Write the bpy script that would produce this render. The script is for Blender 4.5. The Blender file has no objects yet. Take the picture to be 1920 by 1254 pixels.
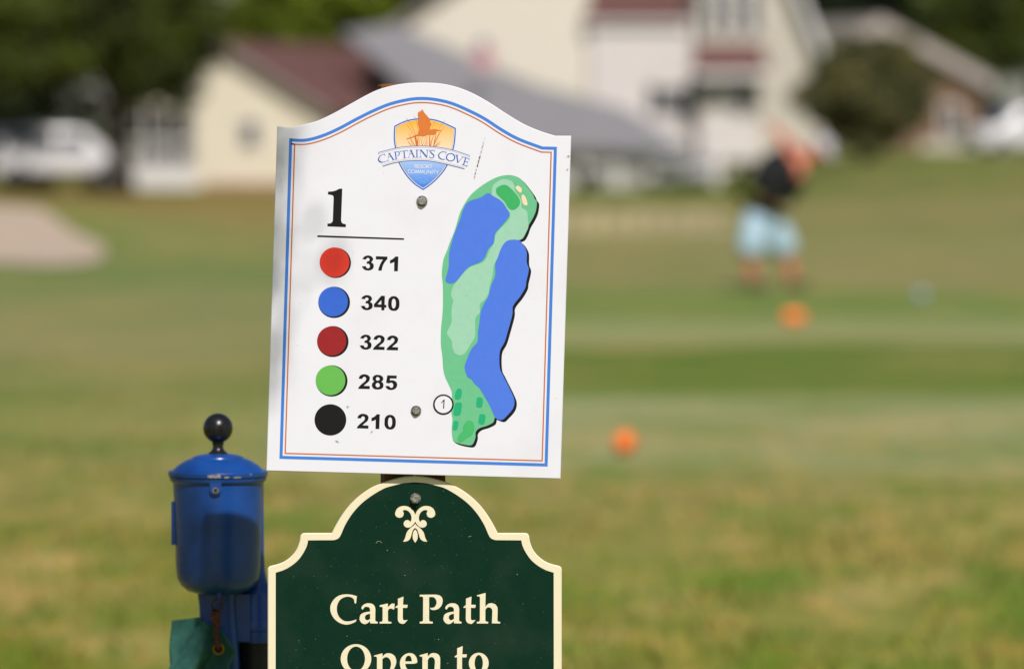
import bpy, bmesh, math, random
from mathutils import Vector, Matrix, noise as mnoise
from mathutils.geometry import tessellate_polygon

R = math.radians
scene = bpy.context.scene

# ------------------------------------------------------------------ camera, world, sun, exposure
CAM_Z, LENS, PITCH = 1.70, 200.0, math.atan(397 / (1920 * 200 / 36))
cam_d = bpy.data.cameras.new("camera")
cam = bpy.data.objects.new("camera", cam_d)
scene.collection.objects.link(cam)
cam_d.sensor_width = 36.0
cam_d.lens = LENS
cam_d.clip_start = 0.1
cam_d.clip_end = 3000
cam.location = (0, 0, CAM_Z)
cam.rotation_euler = (R(90) - PITCH, 0, 0)
cam_d.dof.use_dof = True
cam_d.dof.focus_distance = 8.505
cam_d.dof.aperture_fstop = 4.2
scene.camera = cam

SUN_EL, SUN_AZ = R(46.9), R(14)          # azimuth: to the right of straight behind the camera
to_sun = Vector((math.sin(SUN_AZ) * math.cos(SUN_EL), -math.cos(SUN_AZ) * math.cos(SUN_EL), math.sin(SUN_EL)))
world = bpy.data.worlds.new("World")
scene.world = world
world.use_nodes = True
wn = world.node_tree
sky = wn.nodes.new("ShaderNodeTexSky")
sky.sky_type = 'NISHITA'
sky.sun_disc = False
sky.sun_elevation = SUN_EL
sky.sun_rotation = math.pi - SUN_AZ
wn.links.new(sky.outputs[0], wn.nodes["Background"].inputs[0])
wn.nodes["Background"].inputs[1].default_value = 0.062
sun_d = bpy.data.lights.new("sun", 'SUN')
sun_d.energy = 3.95
sun_d.angle = R(0.53)
sun_d.color = (1.0, 0.95, 0.875)
sun = bpy.data.objects.new("sun", sun_d)
scene.collection.objects.link(sun)
sun.rotation_euler = to_sun.to_track_quat('Z', 'Y').to_euler()
scene.view_settings.view_transform = 'Standard'
scene.view_settings.look = 'None'
scene.view_settings.gamma = 1
scene.view_settings.exposure = 0.09
scene.cycles.use_denoising = True

# ------------------------------------------------------------------ helpers
F = 1920 * LENS / 36.0
CP, SP = math.cos(PITCH), math.sin(PITCH)


def at(px, py, d):
    """the point of the world seen at photo position (px, py) at distance d along the course"""
    x, v = (px - 960) / F, (627 - py) / F
    D = Vector((x, CP + v * SP, -SP + v * CP))
    t = d / D.y
    return Vector((D.x * t, d, CAM_Z + D.z * t))


def sm(a, b, x):
    t = min(1, max(0, (x - a) / (b - a)))
    return t * t * (3 - 2 * t)


def gz(x, y):
    z = -0.21 * sm(95, 165, y)
    z += 1.02 * sm(5.0, 10.0, x) * sm(112, 160, y)
    u, w = (x + 8.2) / 4.2, (y - 75) / (6.5 if y < 75 else 16)
    z += 0.62 * math.exp(-(u * u) ** 1.5) * math.exp(-(w * w))
    return z


def ground_at(px, py):
    lo, hi = 5.0, 400.0
    d, prev = 5.0, 5.0
    while d < 400:
        p = at(px, py, d)
        if p.z <= gz(p.x, p.y):
            lo, hi = prev, d
            break
        prev = d
        d *= 1.01
    for _ in range(30):
        m = (lo + hi) / 2
        p = at(px, py, m)
        if p.z <= gz(p.x, p.y):
            hi = m
        else:
            lo = m
    return at(px, py, hi)


def lin(rgb):
    out = []
    for c in rgb:
        c /= 255.0
        out.append(c / 12.92 if c <= 0.04045 else ((c + 0.055) / 1.055) ** 2.4)
    return out


def srgb(r, g, b, k=1.0):
    return tuple(min(1, c * k) for c in lin((r, g, b)))


def mat(name, col, rough=0.6, var=0.0, scale=20.0, bump=0.0, bscale=None, spec=0.4, metal=0.0, col2=None, transl=0.0, coat=0.0):
    m = bpy.data.materials.new(name)
    m.use_nodes = True
    nt = m.node_tree
    b = nt.nodes["Principled BSDF"]
    b.inputs["Base Color"].default_value = (*col, 1)
    b.inputs["Roughness"].default_value = rough
    b.inputs["Specular IOR Level"].default_value = spec
    b.inputs["Metallic"].default_value = metal
    b.inputs["Coat Weight"].default_value = coat
    b.inputs["Coat Roughness"].default_value = 0.15
    tc = nt.nodes.new("ShaderNodeTexCoord")
    if var or col2:
        n = nt.nodes.new("ShaderNodeTexNoise")
        n.inputs["Scale"].default_value = scale
        n.inputs["Detail"].default_value = 6
        nt.links.new(tc.outputs["Object"], n.inputs["Vector"])
        cr = nt.nodes.new("ShaderNodeValToRGB")
        c2 = col2 or tuple(c * (1 - var) for c in col)
        cr.color_ramp.elements[0].position = 0.35
        cr.color_ramp.elements[0].color = (*c2, 1)
        cr.color_ramp.elements[1].position = 0.65
        cr.color_ramp.elements[1].color = (*(tuple(min(1, c * (1 + var * .6)) for c in col)), 1)
        nt.links.new(n.outputs["Fac"], cr.inputs[0])
        nt.links.new(cr.outputs[0], b.inputs["Base Color"])
    if bump:
        n2 = nt.nodes.new("ShaderNodeTexNoise")
        n2.inputs["Scale"].default_value = bscale or scale * 3
        n2.inputs["Detail"].default_value = 8
        nt.links.new(tc.outputs["Object"], n2.inputs["Vector"])
        bp = nt.nodes.new("ShaderNodeBump")
        bp.inputs["Strength"].default_value = bump
        bp.inputs["Distance"].default_value = 0.002
        nt.links.new(n2.outputs["Fac"], bp.inputs["Height"])
        nt.links.new(bp.outputs[0], b.inputs["Normal"])
    if transl:
        b.inputs["Subsurface Weight"].default_value = 0
        tr = nt.nodes.new("ShaderNodeBsdfTranslucent")
        tr.inputs[0].default_value = (*[min(1, c * 1.3) for c in col], 1)
        mx = nt.nodes.new("ShaderNodeMixShader")
        mx.inputs[0].default_value = transl
        nt.links.new(b.outputs[0], mx.inputs[1])
        nt.links.new(tr.outputs[0], mx.inputs[2])
        nt.links.new(mx.outputs[0], nt.nodes["Material Output"].inputs[0])
    return m


def tag(o, label=None, cat=None, group=None, kind=None):
    if label: o["label"] = label
    if cat: o["category"] = cat
    if group: o["group"] = group
    if kind: o["kind"] = kind
    return o


def wloc(o):
    v = Vector((0, 0, 0))
    while o:
        v += o.location
        o = o.parent
    return v


def thing(name, loc, label, cat, group=None):
    o = bpy.data.objects.new(name, None)
    o.empty_display_size = 0.1
    o.location = loc
    scene.collection.objects.link(o)
    return tag(o, label, cat, group)


def link(name, verts, faces, mats, parent=None, origin=None, smooth=False, midx=None):
    """one mesh object; verts are world positions, stored relative to the parent (or to origin)"""
    me = bpy.data.meshes.new(name)
    base = wloc(parent) if parent else Vector(origin or (0, 0, 0))
    me.from_pydata([tuple(Vector(v) - base) for v in verts], [], faces)
    for m in (mats if isinstance(mats, (list, tuple)) else [mats]):
        me.materials.append(m)
    if midx:
        me.polygons.foreach_set("material_index", midx)
    me.validate()
    me.update()
    if smooth:
        me.polygons.foreach_set("use_smooth", [True] * len(me.polygons))
    o = bpy.data.objects.new(name, me)
    scene.collection.objects.link(o)
    if parent:
        o.parent = parent
    else:
        o.location = base
    return o


class MB:
    """collects shapes for ONE mesh"""
    def __init__(s):
        s.v, s.f, s.m = [], [], []

    def add(s, v, f, mi=0):
        n = len(s.v)
        s.v += [Vector(p) for p in v]
        s.f += [tuple(i + n for i in q) for q in f]
        s.m += [mi] * len(f)
        return s

    def box(s, a, b, mi=0):
        (x0, y0, z0), (x1, y1, z1) = a, b
        v = [(x0, y0, z0), (x1, y0, z0), (x1, y1, z0), (x0, y1, z0), (x0, y0, z1), (x1, y0, z1), (x1, y1, z1), (x0, y1, z1)]
        return s.add(v, [(0, 3, 2, 1), (4, 5, 6, 7), (0, 1, 5, 4), (1, 2, 6, 5), (2, 3, 7, 6), (3, 0, 4, 7)], mi)

    def prism(s, pts, vec, mi=0, side=None):
        n = len(pts)
        vec = Vector(vec)
        pts = [Vector(p) for p in pts]
        s.add(pts, [tuple(range(n))], mi)
        s.add([p + vec for p in pts], [tuple(reversed(range(n)))], mi)
        q = []
        for i in range(n):
            j = (i + 1) % n
            q.append((i, i + n, j + n, j))
        return s.add(pts + [p + vec for p in pts], q, mi if side is None else side)

    def lathe(s, c, prof, n=48, mi=0, cap=True):
        c = Vector(c)
        v, f = [], []
        for r, z in prof:
            for k in range(n):
                a = 2 * math.pi * k / n
                v.append(c + Vector((r * math.cos(a), r * math.sin(a), z)))
        for i in range(len(prof) - 1):
            for k in range(n):
                k2 = (k + 1) % n
                f.append((i * n + k, i * n + k2, (i + 1) * n + k2, (i + 1) * n + k))
        if cap:
            f.append(tuple(reversed(range(n))))
            f.append(tuple(range((len(prof) - 1) * n, len(prof) * n)))
        return s.add(v, f, mi)

    def tube(s, pts, rad, n=10, mi=0):
        pts = [Vector(p) for p in pts]
        rad = rad if isinstance(rad, (list, tuple)) else [rad] * len(pts)
        v, f = [], []
        for i, p in enumerate(pts):
            t = (pts[min(i + 1, len(pts) - 1)] - pts[max(i - 1, 0)]).normalized()
            a = t.cross(Vector((0, 0, 1)) if abs(t.z) < .9 else Vector((1, 0, 0))).normalized()
            b = t.cross(a)
            for k in range(n):
                g = 2 * math.pi * k / n
                v.append(p + (a * math.cos(g) + b * math.sin(g)) * rad[i])
        for i in range(len(pts) - 1):
            for k in range(n):
                k2 = (k + 1) % n
                f.append((i * n + k, i * n + k2, (i + 1) * n + k2, (i + 1) * n + k))
        f.append(tuple(range(n)))
        f.append(tuple(reversed(range((len(pts) - 1) * n, len(pts) * n))))
        return s.add(v, f, mi)

    def build(s, name, mats, parent=None, origin=None, smooth=False, fix=True):
        o = link(name, s.v, s.f, mats, parent, origin, smooth, s.m)
        if fix:
            bm = bmesh.new()
            bm.from_mesh(o.data)
            bmesh.ops.recalc_face_normals(bm, faces=bm.faces)
            bm.to_mesh(o.data)
            bm.free()
        return o


def autosmooth(o, ang=35):
    bm = bmesh.new()
    bm.from_mesh(o.data)
    bmesh.ops.remove_doubles(bm, verts=bm.verts, dist=1e-5)
    bmesh.ops.recalc_face_normals(bm, faces=bm.faces)
    for e in bm.edges:
        e.smooth = not (len(e.link_faces) == 2 and e.calc_face_angle(0) > R(ang))
    for f in bm.faces:
        f.smooth = True
    bm.to_mesh(o.data)
    bm.free()
    return o


# --- outlines -----------------------------------------------------------------
def P(s, ox=0.0, oy=0.0, k=1.0, dx=0.0, dy=0.0):
    """outline points 'x,y' (smooth) or 'x,yc' (corner) -> [(X, Y, corner)]"""
    out = []
    for t in s.split():
        c = t.endswith('c')
        x, y = t.rstrip('c').split(',')
        out.append((ox + (float(x) + dx) / k, oy + (float(y) + dy) / k, c))
    return out


def spline(pts, closed=True, n=7):
    N = len(pts)
    out = []
    rng = range(N if closed else N - 1)
    g = lambda i: pts[i % N] if closed else pts[max(0, min(N - 1, i))]
    for i in rng:
        p1, p2 = g(i), g(i + 1)
        out.append((p1[0], p1[1]))
        if p1[2] and p2[2]:
            continue
        p0 = p1 if p1[2] else g(i - 1)
        p3 = p2 if p2[2] else g(i + 2)
        for k in range(1, n):
            t = k / n
            a = []
            for c in (0, 1):
                q0, q1, q2, q3 = p0[c], p1[c], p2[c], p3[c]
                a.append(0.5 * (2 * q1 + (q2 - q0) * t + (2 * q0 - 5 * q1 + 4 * q2 - q3) * t * t + (3 * q1 - q0 - 3 * q2 + q3) * t ** 3))
            out.append(tuple(a))
    if not closed:
        out.append((pts[-1][0], pts[-1][1]))
    return out


def area(p):
    return sum(p[i][0] * p[(i + 1) % len(p)][1] - p[(i + 1) % len(p)][0] * p[i][1] for i in range(len(p))) / 2


def inset(poly, d):
    """offset a closed outline inwards by d"""
    s = 1 if area(poly) > 0 else -1
    q = [poly[i] for i in range(len(poly)) if math.dist(poly[i], poly[i - 1]) > 1e-4]
    out = []
    for i in range(len(q)):
        a, b, c = q[i - 1], q[i], q[(i + 1) % len(q)]
        l1, l2 = math.dist(a, b), math.dist(b, c)
        n1 = (-(b[1] - a[1]) / l1 * s, (b[0] - a[0]) / l1 * s)
        n2 = (-(c[1] - b[1]) / l2 * s, (c[0] - b[0]) / l2 * s)
        den = 1 + n1[0] * n2[0] + n1[1] * n2[1]
        den = max(den, 0.3)
        out.append((b[0] + d * (n1[0] + n2[0]) / den, b[1] + d * (n1[1] + n2[1]) / den))
    return out


def ellipse(cx, cy, rx, ry, n=64):
    return [(cx + rx * math.cos(2 * math.pi * i / n), cy + ry * math.sin(2 * math.pi * i / n)) for i in range(n)]


class Ink(MB):
    """flat printed shapes on a sign face whose plane stands at distance d; later shapes lie a hair above"""
    def __init__(s, d):
        super().__init__()
        s.d = d

    def shape(s, *loops, mi=0):
        pts = [[at(x, y, s.d) for x, y in l] for l in loops]
        flat = [p for l in pts for p in l]
        tris = tessellate_polygon([[Vector((p.x, p.z, 0)) for p in l] for l in pts])
        s.add(flat, [tuple(t) for t in tris], mi)
        s.d -= 0.000006
        return s

    def ring(s, poly, a, b, mi=0):
        """a band of even width running round an outline, from a to b inside it"""
        q = [poly[i] for i in range(len(poly)) if math.dist(poly[i], poly[i - 1]) > 1e-4]
        o, i_ = (inset(q, a) if a else q), inset(q, b)
        n = len(q)
        s.add([at(x, y, s.d) for x, y in o + i_], [(k, (k + 1) % n, n + (k + 1) % n, n + k) for k in range(n)], mi)
        s.d -= 0.000006
        return s

    def stroke(s, pts, w, mi=0, smooth=False):
        w = list(w) if isinstance(w, (list, tuple)) else [w] * len(pts)
        if smooth and len(pts) > 2:
            q = spline([(p[0], p[1], False) for p in pts], closed=False, n=6)
            ww = []
            for i in range(len(q)):
                t = i / 6
                a = min(int(t), len(w) - 2)
                ww.append(w[a] + (w[a + 1] - w[a]) * (t - a))
            pts, w = q, ww
        L, Rr = [], []
        for i, p in enumerate(pts):
            a, b = pts[max(i - 1, 0)], pts[min(i + 1, len(pts) - 1)]
            l = math.dist(a, b) or 1
            nx, ny = -(b[1] - a[1]) / l, (b[0] - a[0]) / l
            L.append((p[0] + nx * w[i] / 2, p[1] + ny * w[i] / 2))
            Rr.append((p[0] - nx * w[i] / 2, p[1] - ny * w[i] / 2))
        n = len(pts)
        v = [at(x, y, s.d) for x, y in L + Rr]
        s.add(v, [(i, i + 1, n + i + 1, n + i) for i in range(n - 1)], mi)
        s.d -= 0.000006
        return s

    def done(s, name, mats, parent):
        o = link(name, s.v, s.f, mats, parent, midx=s.m)
        bm = bmesh.new()
        bm.from_mesh(o.data)
        for f in bm.faces:
            if f.normal.y > 0:
                f.normal_flip()
        bm.to_mesh(o.data)
        bm.free()
        return o


def board(outline, d0, d1, name, mats, parent, bevel=0.0):
    """a cut board: outline in photo positions at distance d0, going back to d1 (mats: face, edge)"""
    front = [at(x, y, d0) for x, y in outline]
    if sum(front[i].x * front[i - 1].z - front[i - 1].x * front[i].z for i in range(len(front))) > 0:
        front.reverse()
    vs, fs, mi = [], [], []
    n = len(front)
    fl = [(p.x, p.z) for p in front]
    ins = inset(fl, bevel) if bevel else fl
    if bevel:
        ins = inset(fl, bevel)
        # inset() drops nothing on a clean outline
        loops = [[Vector((x, d0, z)) for x, z in ins], [Vector((p.x, d0 + bevel, p.z)) for p in front], [Vector((p.x, d1, p.z)) for p in front]]
    else:
        loops = [front, [Vector((p.x, d1, p.z)) for p in front]]
    for l in loops:
        vs += l
    tris = tessellate_polygon([[Vector((p.x, p.z, 0)) for p in loops[0]]])
    fs += [tuple(t) for t in tris]
    mi += [0] * len(tris)
    k = (len(loops) - 1) * n
    tris = tessellate_polygon([[Vector((p.x, p.z, 0)) for p in loops[-1]]])
    fs += [tuple(i + k for i in t) for t in tris]
    mi += [1] * len(tris)
    for a in range(len(loops) - 1):
        for i in range(n):
            j = (i + 1) % n
            fs.append((a * n + i, a * n + j, (a + 1) * n + j, (a + 1) * n + i))
            mi.append(0 if (bevel and a == 0) else 1)
    o = link(name, vs, fs, mats, parent, midx=mi)
    bm = bmesh.new()
    bm.from_mesh(o.data)
    bmesh.ops.recalc_face_normals(bm, faces=bm.faces)
    bm.to_mesh(o.data)
    bm.free()
    return o


# ------------------------------------------------------------------ ground
def ground_material():
    m = bpy.data.materials.new("mown_grass")
    m.use_nodes = True
    nt = m.node_tree
    N, L = nt.nodes.new, nt.links.new
    b = nt.nodes["Principled BSDF"]
    b.inputs["Roughness"].default_value = 0.9
    b.inputs["Specular IOR Level"].default_value = 0.15
    geo = N("ShaderNodeNewGeometry")
    sep = N("ShaderNodeSeparateXYZ")
    L(geo.outputs["Position"], sep.inputs[0])

    def noise(sc, det=4, seed=0.0, rough=.55, ys=1.0):
        mp = N("ShaderNodeMapping")
        mp.inputs["Location"].default_value = (seed, seed * 1.7, 0)
        mp.inputs["Scale"].default_value = (1, ys, 0.2)
        L(geo.outputs["Position"], mp.inputs[0])
        n = N("ShaderNodeTexNoise")
        n.inputs["Scale"].default_value = sc
        n.inputs["Detail"].default_value = det
        n.inputs["Roughness"].default_value = rough
        L(mp.outputs[0], n.inputs["Vector"])
        return n.outputs["Fac"]

    def math_(op, a, b2, c=None):
        q = N("ShaderNodeMath")
        q.operation = op
        for i, x in enumerate((a, b2, c)):
            if x is None: continue
            if isinstance(x, (int, float)):
                q.inputs[i].default_value = x
            else:
                L(x, q.inputs[i])
        return q.outputs[0]
    # distance down the course with wavering mowing edges, on a scale where far strips stay apart
    wob = math_('MULTIPLY_ADD', math_('SUBTRACT', noise(0.10, 3), 0.5), 0.17, 1.0)
    yy = math_('MULTIPLY', sep.outputs[1], wob)
    fac = math_('SUBTRACT', 1.0, math_('DIVIDE', 15.0, yy))

    def ramp(stops):
        r = N("ShaderNodeValToRGB")
        e = r.color_ramp.elements
        while len(e) > 1:
            e.remove(e[-1])
        first = True
        for d, c in sorted(stops):
            p = max(0.0, min(1.0, 1 - 15.0 / d))
            if first:
                el = e[0]
                el.position = p
                first = False
            else:
                el = e.new(p)
            el.color = (*srgb(*c, GK), 1)
        L(fac, r.inputs[0])
        return r.outputs[0]
    tee = ramp([(17, (124, 130, 50)), (22, (134, 132, 62)), (27.3, (148, 138, 82)), (28.3, (148, 150, 102)), (34.6, (146, 151, 104)),
                (36.2, (96, 116, 40)), (42.3, (94, 114, 40)), (44, (144, 146, 98)), (48.6, (138, 146, 94)), (50.4, (106, 128, 62)),
                (57.2, (108, 128, 62)), (60, (136, 130, 84)), (84, (134, 130, 82)), (100, (120, 120, 68)), (108, (146, 132, 90)), (116, (138, 128, 82)), (126, (110, 116, 60)), (140, (106, 112, 58)), (155, (98, 112, 52)), (300, (80, 95, 45))])
    rough_ = ramp([(17, (120, 114, 34)), (23, (122, 122, 46)), (28, (134, 132, 74)), (33, (122, 130, 66)), (38, (128, 130, 74)), (44, (140, 134, 88)),
                   (52, (128, 130, 82)), (63, (104, 124, 68)), (74, (122, 126, 70)), (92, (142, 124, 74)), (130, (136, 116, 62)), (160, (120, 108, 56)), (300, (80, 85, 40))])
    side = N("ShaderNodeMapRange")
    side.interpolation_type = 'SMOOTHSTEP'
    side.inputs["From Min"].default_value = -2.4
    side.inputs["From Max"].default_value = -0.2
    L(math_('ADD', sep.outputs[0], math_('MULTIPLY', math_('SUBTRACT', noise(0.25, 2, 9.0), 0.5), 2.0)), side.inputs[0])

    def mix(f, a, c):
        q = N("ShaderNodeMix")
        q.data_type = 'RGBA'
        L(f, q.inputs[0])
        L(a, q.inputs[6])
        if isinstance(c, tuple):
            q.inputs[7].default_value = (*c, 1)
        else:
            L(c, q.inputs[7])
        return q.outputs[2]

    def rng(x, a, c, lo, hi):
        q = N("ShaderNodeMapRange")
        q.interpolation_type = 'SMOOTHSTEP'
        for k, v in (("From Min", a), ("From Max", c), ("To Min", lo), ("To Max", hi)):
            q.inputs[k].default_value = v
        L(x, q.inputs[0])
        return q.outputs[0]
    col = mix(side.outputs[0], rough_, tee)
    col = mix(rng(noise(0.55, 5, 3.0), 0.50, 0.66, 0, 0.45), col, srgb(178, 150, 96, GK))      # dry tan patches
    col = mix(rng(noise(0.42, 4, 21.0), 0.50, 0.66, 0, 0.5), col, srgb(92, 116, 38, GK))       # lush patches
    near = rng(sep.outputs[1], 24.0, 36.0, 1.0, 0.18)
    for sc_, sd_, ys_, c_, k_ in ((1.1, 13.0, .45, (190, 164, 104), .5), (4.6, 17.0, .3, (200, 160, 92), .42), (1.2, 31.0, .45, (92, 126, 36), .7), (4.2, 5.0, .3, (94, 120, 34), .5)):
        col = mix(math_('MULTIPLY', rng(noise(sc_, 4, sd_, .6, ys_), 0.50, 0.64, 0, k_), near), col, srgb(*c_, GK))
    col = mix(rng(noise(60, 3, 2.0), 0.45, 0.7, 0, 0.2), col, srgb(80, 88, 34, GK))            # blade-sized mottling
    L(col, b.inputs["Base Color"])
    bp = N("ShaderNodeBump")
    bp.inputs["Strength"].default_value = 0.3
    bp.inputs["Distance"].default_value = 0.02
    L(noise(45, 4, 1.0), bp.inputs["Height"])
    L(bp.outputs[0], b.inputs["Normal"])
    return m


GK = 1.0
g_mat = ground_material()
xs = [-900, -300, -120, -60, -40] + [-30 + 0.75 * i for i in range(81)] + [40, 60, 120, 300, 900]
ys = [-300, -100, -40, -15, 0] + [4 + 2 * i for i in range(100)] + [220, 260, 340, 500, 900, 1800]
gv = [(x, y, gz(x, y)) for y in ys for x in xs]
nx = len(xs)
gf = [(j * nx + i, j * nx + i + 1, (j + 1) * nx + i + 1, (j + 1) * nx + i) for j in range(len(ys) - 1) for i in range(nx - 1)]
tag(link("ground", gv, gf, g_mat, smooth=True), kind="structure", label="mown golf course grass with dry tan streaks")

# longer grass of the rough nearest the tee
rnd = random.Random(2)
bv_, bf_ = [], []
for _ in range(56000):
    y = 13.5 + 30 * rnd.random() ** 1.25
    x = rnd.uniform(-.105, .105) * y
    dens = mnoise.noise(Vector((x * 1.3, y * .6, 3.1))) + .5 * mnoise.noise(Vector((x * 4, y * 1.5, 9.7)))
    if dens < rnd.uniform(-.75, .45): continue
    if x > -1.0 and 26.5 < y and rnd.random() < .9: continue
    if rnd.random() < (y - 16) / 28: continue
    h = rnd.uniform(.025, .06) * (1 + .5 * dens)
    a = rnd.uniform(0, math.pi)
    w = rnd.uniform(.005, .011)
    lx, ly = rnd.gauss(0, .35) * h, rnd.gauss(0, .35) * h
    z0 = gz(x, y)
    k = len(bv_)
    bv_ += [(x - w * math.cos(a), y - w * math.sin(a), z0), (x + w * math.cos(a), y + w * math.sin(a), z0), (x + lx, y + ly, z0 + h)]
    bf_.append((k, k + 1, k + 2))
tag(link("grass", bv_, bf_, g_mat), kind="stuff", label="long rough grass blades in front of the tee")

# sand face of the bunker on the left mound
M_sand = mat("sand", srgb(190, 170, 152, .95), 0.95, 0.12, 3.0, 0.5, 40, spec=0.1)
sand_out = spline(P("-160,392 -60,388 20,388 80,396 120,425 160,448 192,462 196,480 170,494 100,500 0,496 -100,500 -180,480"), n=5)
sand_pts = [ground_at(x, y) for x, y in sand_out]
cx = sum(p.x for p in sand_pts) / len(sand_pts)
cy = sum(p.y for p in sand_pts) / len(sand_pts)
sv, sf = [], []
RINGS = 10
for r in range(RINGS + 1):
    t = r / RINGS
    for p in sand_pts:
        x, y = cx + (p.x - cx) * t, cy + (p.y - cy) * t
        sv.append((x, y, gz(x, y) + 0.02))
n = len(sand_pts)
for r in range(RINGS):
    for i in range(n):
        j = (i + 1) % n
        sf.append((r * n + i, r * n + j, (r + 1) * n + j, (r + 1) * n + i))
tag(link("sand_bunker", sv, sf, M_sand, smooth=True), kind="structure", label="pale sand bunker face on the left mound")

# ------------------------------------------------------------------ sign post
M_post = mat("weathered_timber", srgb(120, 78, 42), 0.85, 0.35, 30, 0.8, 90, spec=0.2)
pw = 0.0916 / 2
p_top, p_bot = at(767.5, 158, 8.57), at(774, 892, 8.57)
lean = (p_top.x - p_bot.x) / (p_top.z - p_bot.z)
base_x = p_bot.x - lean * p_bot.z
post = thing("sign_post", (base_x, 8.571, 0), "square weathered brown timber post that carries the white sign and the green sign", "post")
pm = MB()
yaw = R(5)
def post_ring(z, h):
    c = Vector((base_x + lean * z, 8.571, z))
    return [c + Vector((a * h * math.cos(yaw) - b_ * h * math.sin(yaw), a * h * math.sin(yaw) + b_ * h * math.cos(yaw), 0)) for a, b_ in ((-1, -1), (1, -1), (1, 1), (-1, 1))]
zt = p_top.z
rings = [post_ring(-0.3, pw), post_ring(zt - 0.003, pw), post_ring(zt, pw - 0.003)]
pv = [p for r in rings for p in r]
pf = [(3, 2, 1, 0), (8, 9, 10, 11)]
for a in range(2):
    for i in range(4):
        j = (i + 1) % 4
        pf.append((a * 4 + i, a * 4 + j, a * 4 + 4 + j, a * 4 + 4 + i))
pm.add(pv, pf).build("timber", M_post, post)

# ------------------------------------------------------------------ white hole sign
D0 = 8.500
WK = 0.93


def panel_material(name, col, speck, amount=0.72, grime=0.12, spec=0.3):
    m = mat(name, col, 0.45, spec=spec)
    nt = m.node_tree
    N, L = nt.nodes.new, nt.links.new
    b = nt.nodes["Principled BSDF"]
    tc = N("ShaderNodeTexCoord")

    def nz(sc, det):
        q = N("ShaderNodeTexNoise")
        q.inputs["Scale"].default_value = sc
        q.inputs["Detail"].default_value = det
        L(tc.outputs["Object"], q.inputs["Vector"])
        return q.outputs["Fac"]

    def mr(x, a, c, lo, hi):
        q = N("ShaderNodeMapRange")
        for k, v in (("From Min", a), ("From Max", c), ("To Min", lo), ("To Max", hi)):
            q.inputs[k].default_value = v
        L(x, q.inputs[0])
        return q.outputs[0]

    def mix(f, a, c):
        q = N("ShaderNodeMix")
        q.data_type = 'RGBA'
        L(f, q.inputs[0])
        if isinstance(a, tuple): q.inputs[6].default_value = (*a, 1)
        else: L(a, q.inputs[6])
        q.inputs[7].default_value = (*c, 1)
        return q.outputs[2]
    c = mix(mr(nz(9, 5), 0.5, 0.75, 0, grime), col, speck)
    c = mix(mr(nz(420, 2), amount, amount + 0.05, 0, 0.55), c, speck)
    c = mix(mr(nz(150, 3), 0.73, 0.78, 0, 0.4), c, speck)
    L(c, b.inputs["Base Color"])
    L(mr(nz(40, 4), 0.3, 0.7, 0.32, 0.5), b.inputs["Roughness"])
    return m


M_white = panel_material("white_sign_face", (0.79, 0.785, 0.88), (0.36, 0.32, 0.27), 0.71, 0.10)
M_edge = mat("sign_edge", (0.10, 0.09, 0.08), 0.7, 0.5, 60)
INK = lambda nm, r, g, b_, k=WK: mat(nm, srgb(r, g, b_, k), 0.4, 0.025, 90, spec=0.3)
I_blue, I_orange, I_black = INK("ink_blue", 70, 132, 226), INK("ink_rust", 204, 112, 56), INK("ink_black", 22, 19, 23)
I_lblue = INK("ink_logo_blue", 46, 102, 196)
I_red, I_roy, I_dred, I_grn = INK("ink_red", 232, 64, 50), INK("ink_royal", 58, 106, 218), INK("ink_maroon", 158, 36, 42), INK("ink_lime", 108, 188, 88)
I_water, I_rough, I_fair = INK("ink_pond", 82, 126, 236), INK("ink_rough", 112, 196, 148), INK("ink_fairway", 162, 213, 188)
I_green, I_tee, I_blob, I_sand = INK("ink_green", 66, 180, 106), INK("ink_tee", 38, 178, 124), INK("ink_forward", 74, 187, 112), INK("ink_sand", 250, 224, 192)
I_bird, I_brown, I_lite = INK("ink_bird", 224, 126, 60), INK("ink_brown", 176, 128, 108), INK("ink_wave", 150, 200, 255)
I_white = mat("ink_white", (0.79, 0.785, 0.88), 0.4, spec=0.3)
I_reed = INK("ink_reed", 218, 118, 52)

white_out = spline(P("519.8,237.3c 541,239.2 561.8,235.7 593.7,227.4 625.6,212.6 657.5,195 689.4,177.5 713.3,167.1 745.2,159.1 778,155.6 820.4,156.6 "
                     "852.7,162.6 885,174.7 917.2,192.5 949.5,213.5 981.8,232.8 1014.1,246.6 1041.5,255c 1071,255c 1050.8,897.3c 499.4,882.3c"), n=5)
pb = at(775, 890, D0)
sign = thing("hole_sign", (pb.x, D0, pb.z), "white arched hole sign with a course map and five coloured dots on the post top", "sign")
panel = board(white_out, D0, 8.5203, "panel", [M_white, M_edge], sign, bevel=0.0009)

LAY = 0.00015
border = spline(P("542.3,259.3c 571.3,260.4 601.6,252.9 633.5,239.2 665.4,222.1 697.3,206.2 729.2,193 761.1,185.1 785,182.3 812.3,183.6 844.6,190.4 "
                  "876.9,203.6 909.2,220 941.4,240.9 973.7,258.6 1017.3,275c 1044.3,275.6c 1026.8,874.3c 523.9,859.8c"), n=5)
ink = Ink(D0 - LAY)
ink.ring(border, 0, 5.8)
tag(ink.done("border", I_blue, sign), "blue border line")
ink = Ink(D0 - LAY)
ink.ring(border, 9.3, 11.8)
tag(ink.done("border", I_orange, sign), "thin rust border line")

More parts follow.
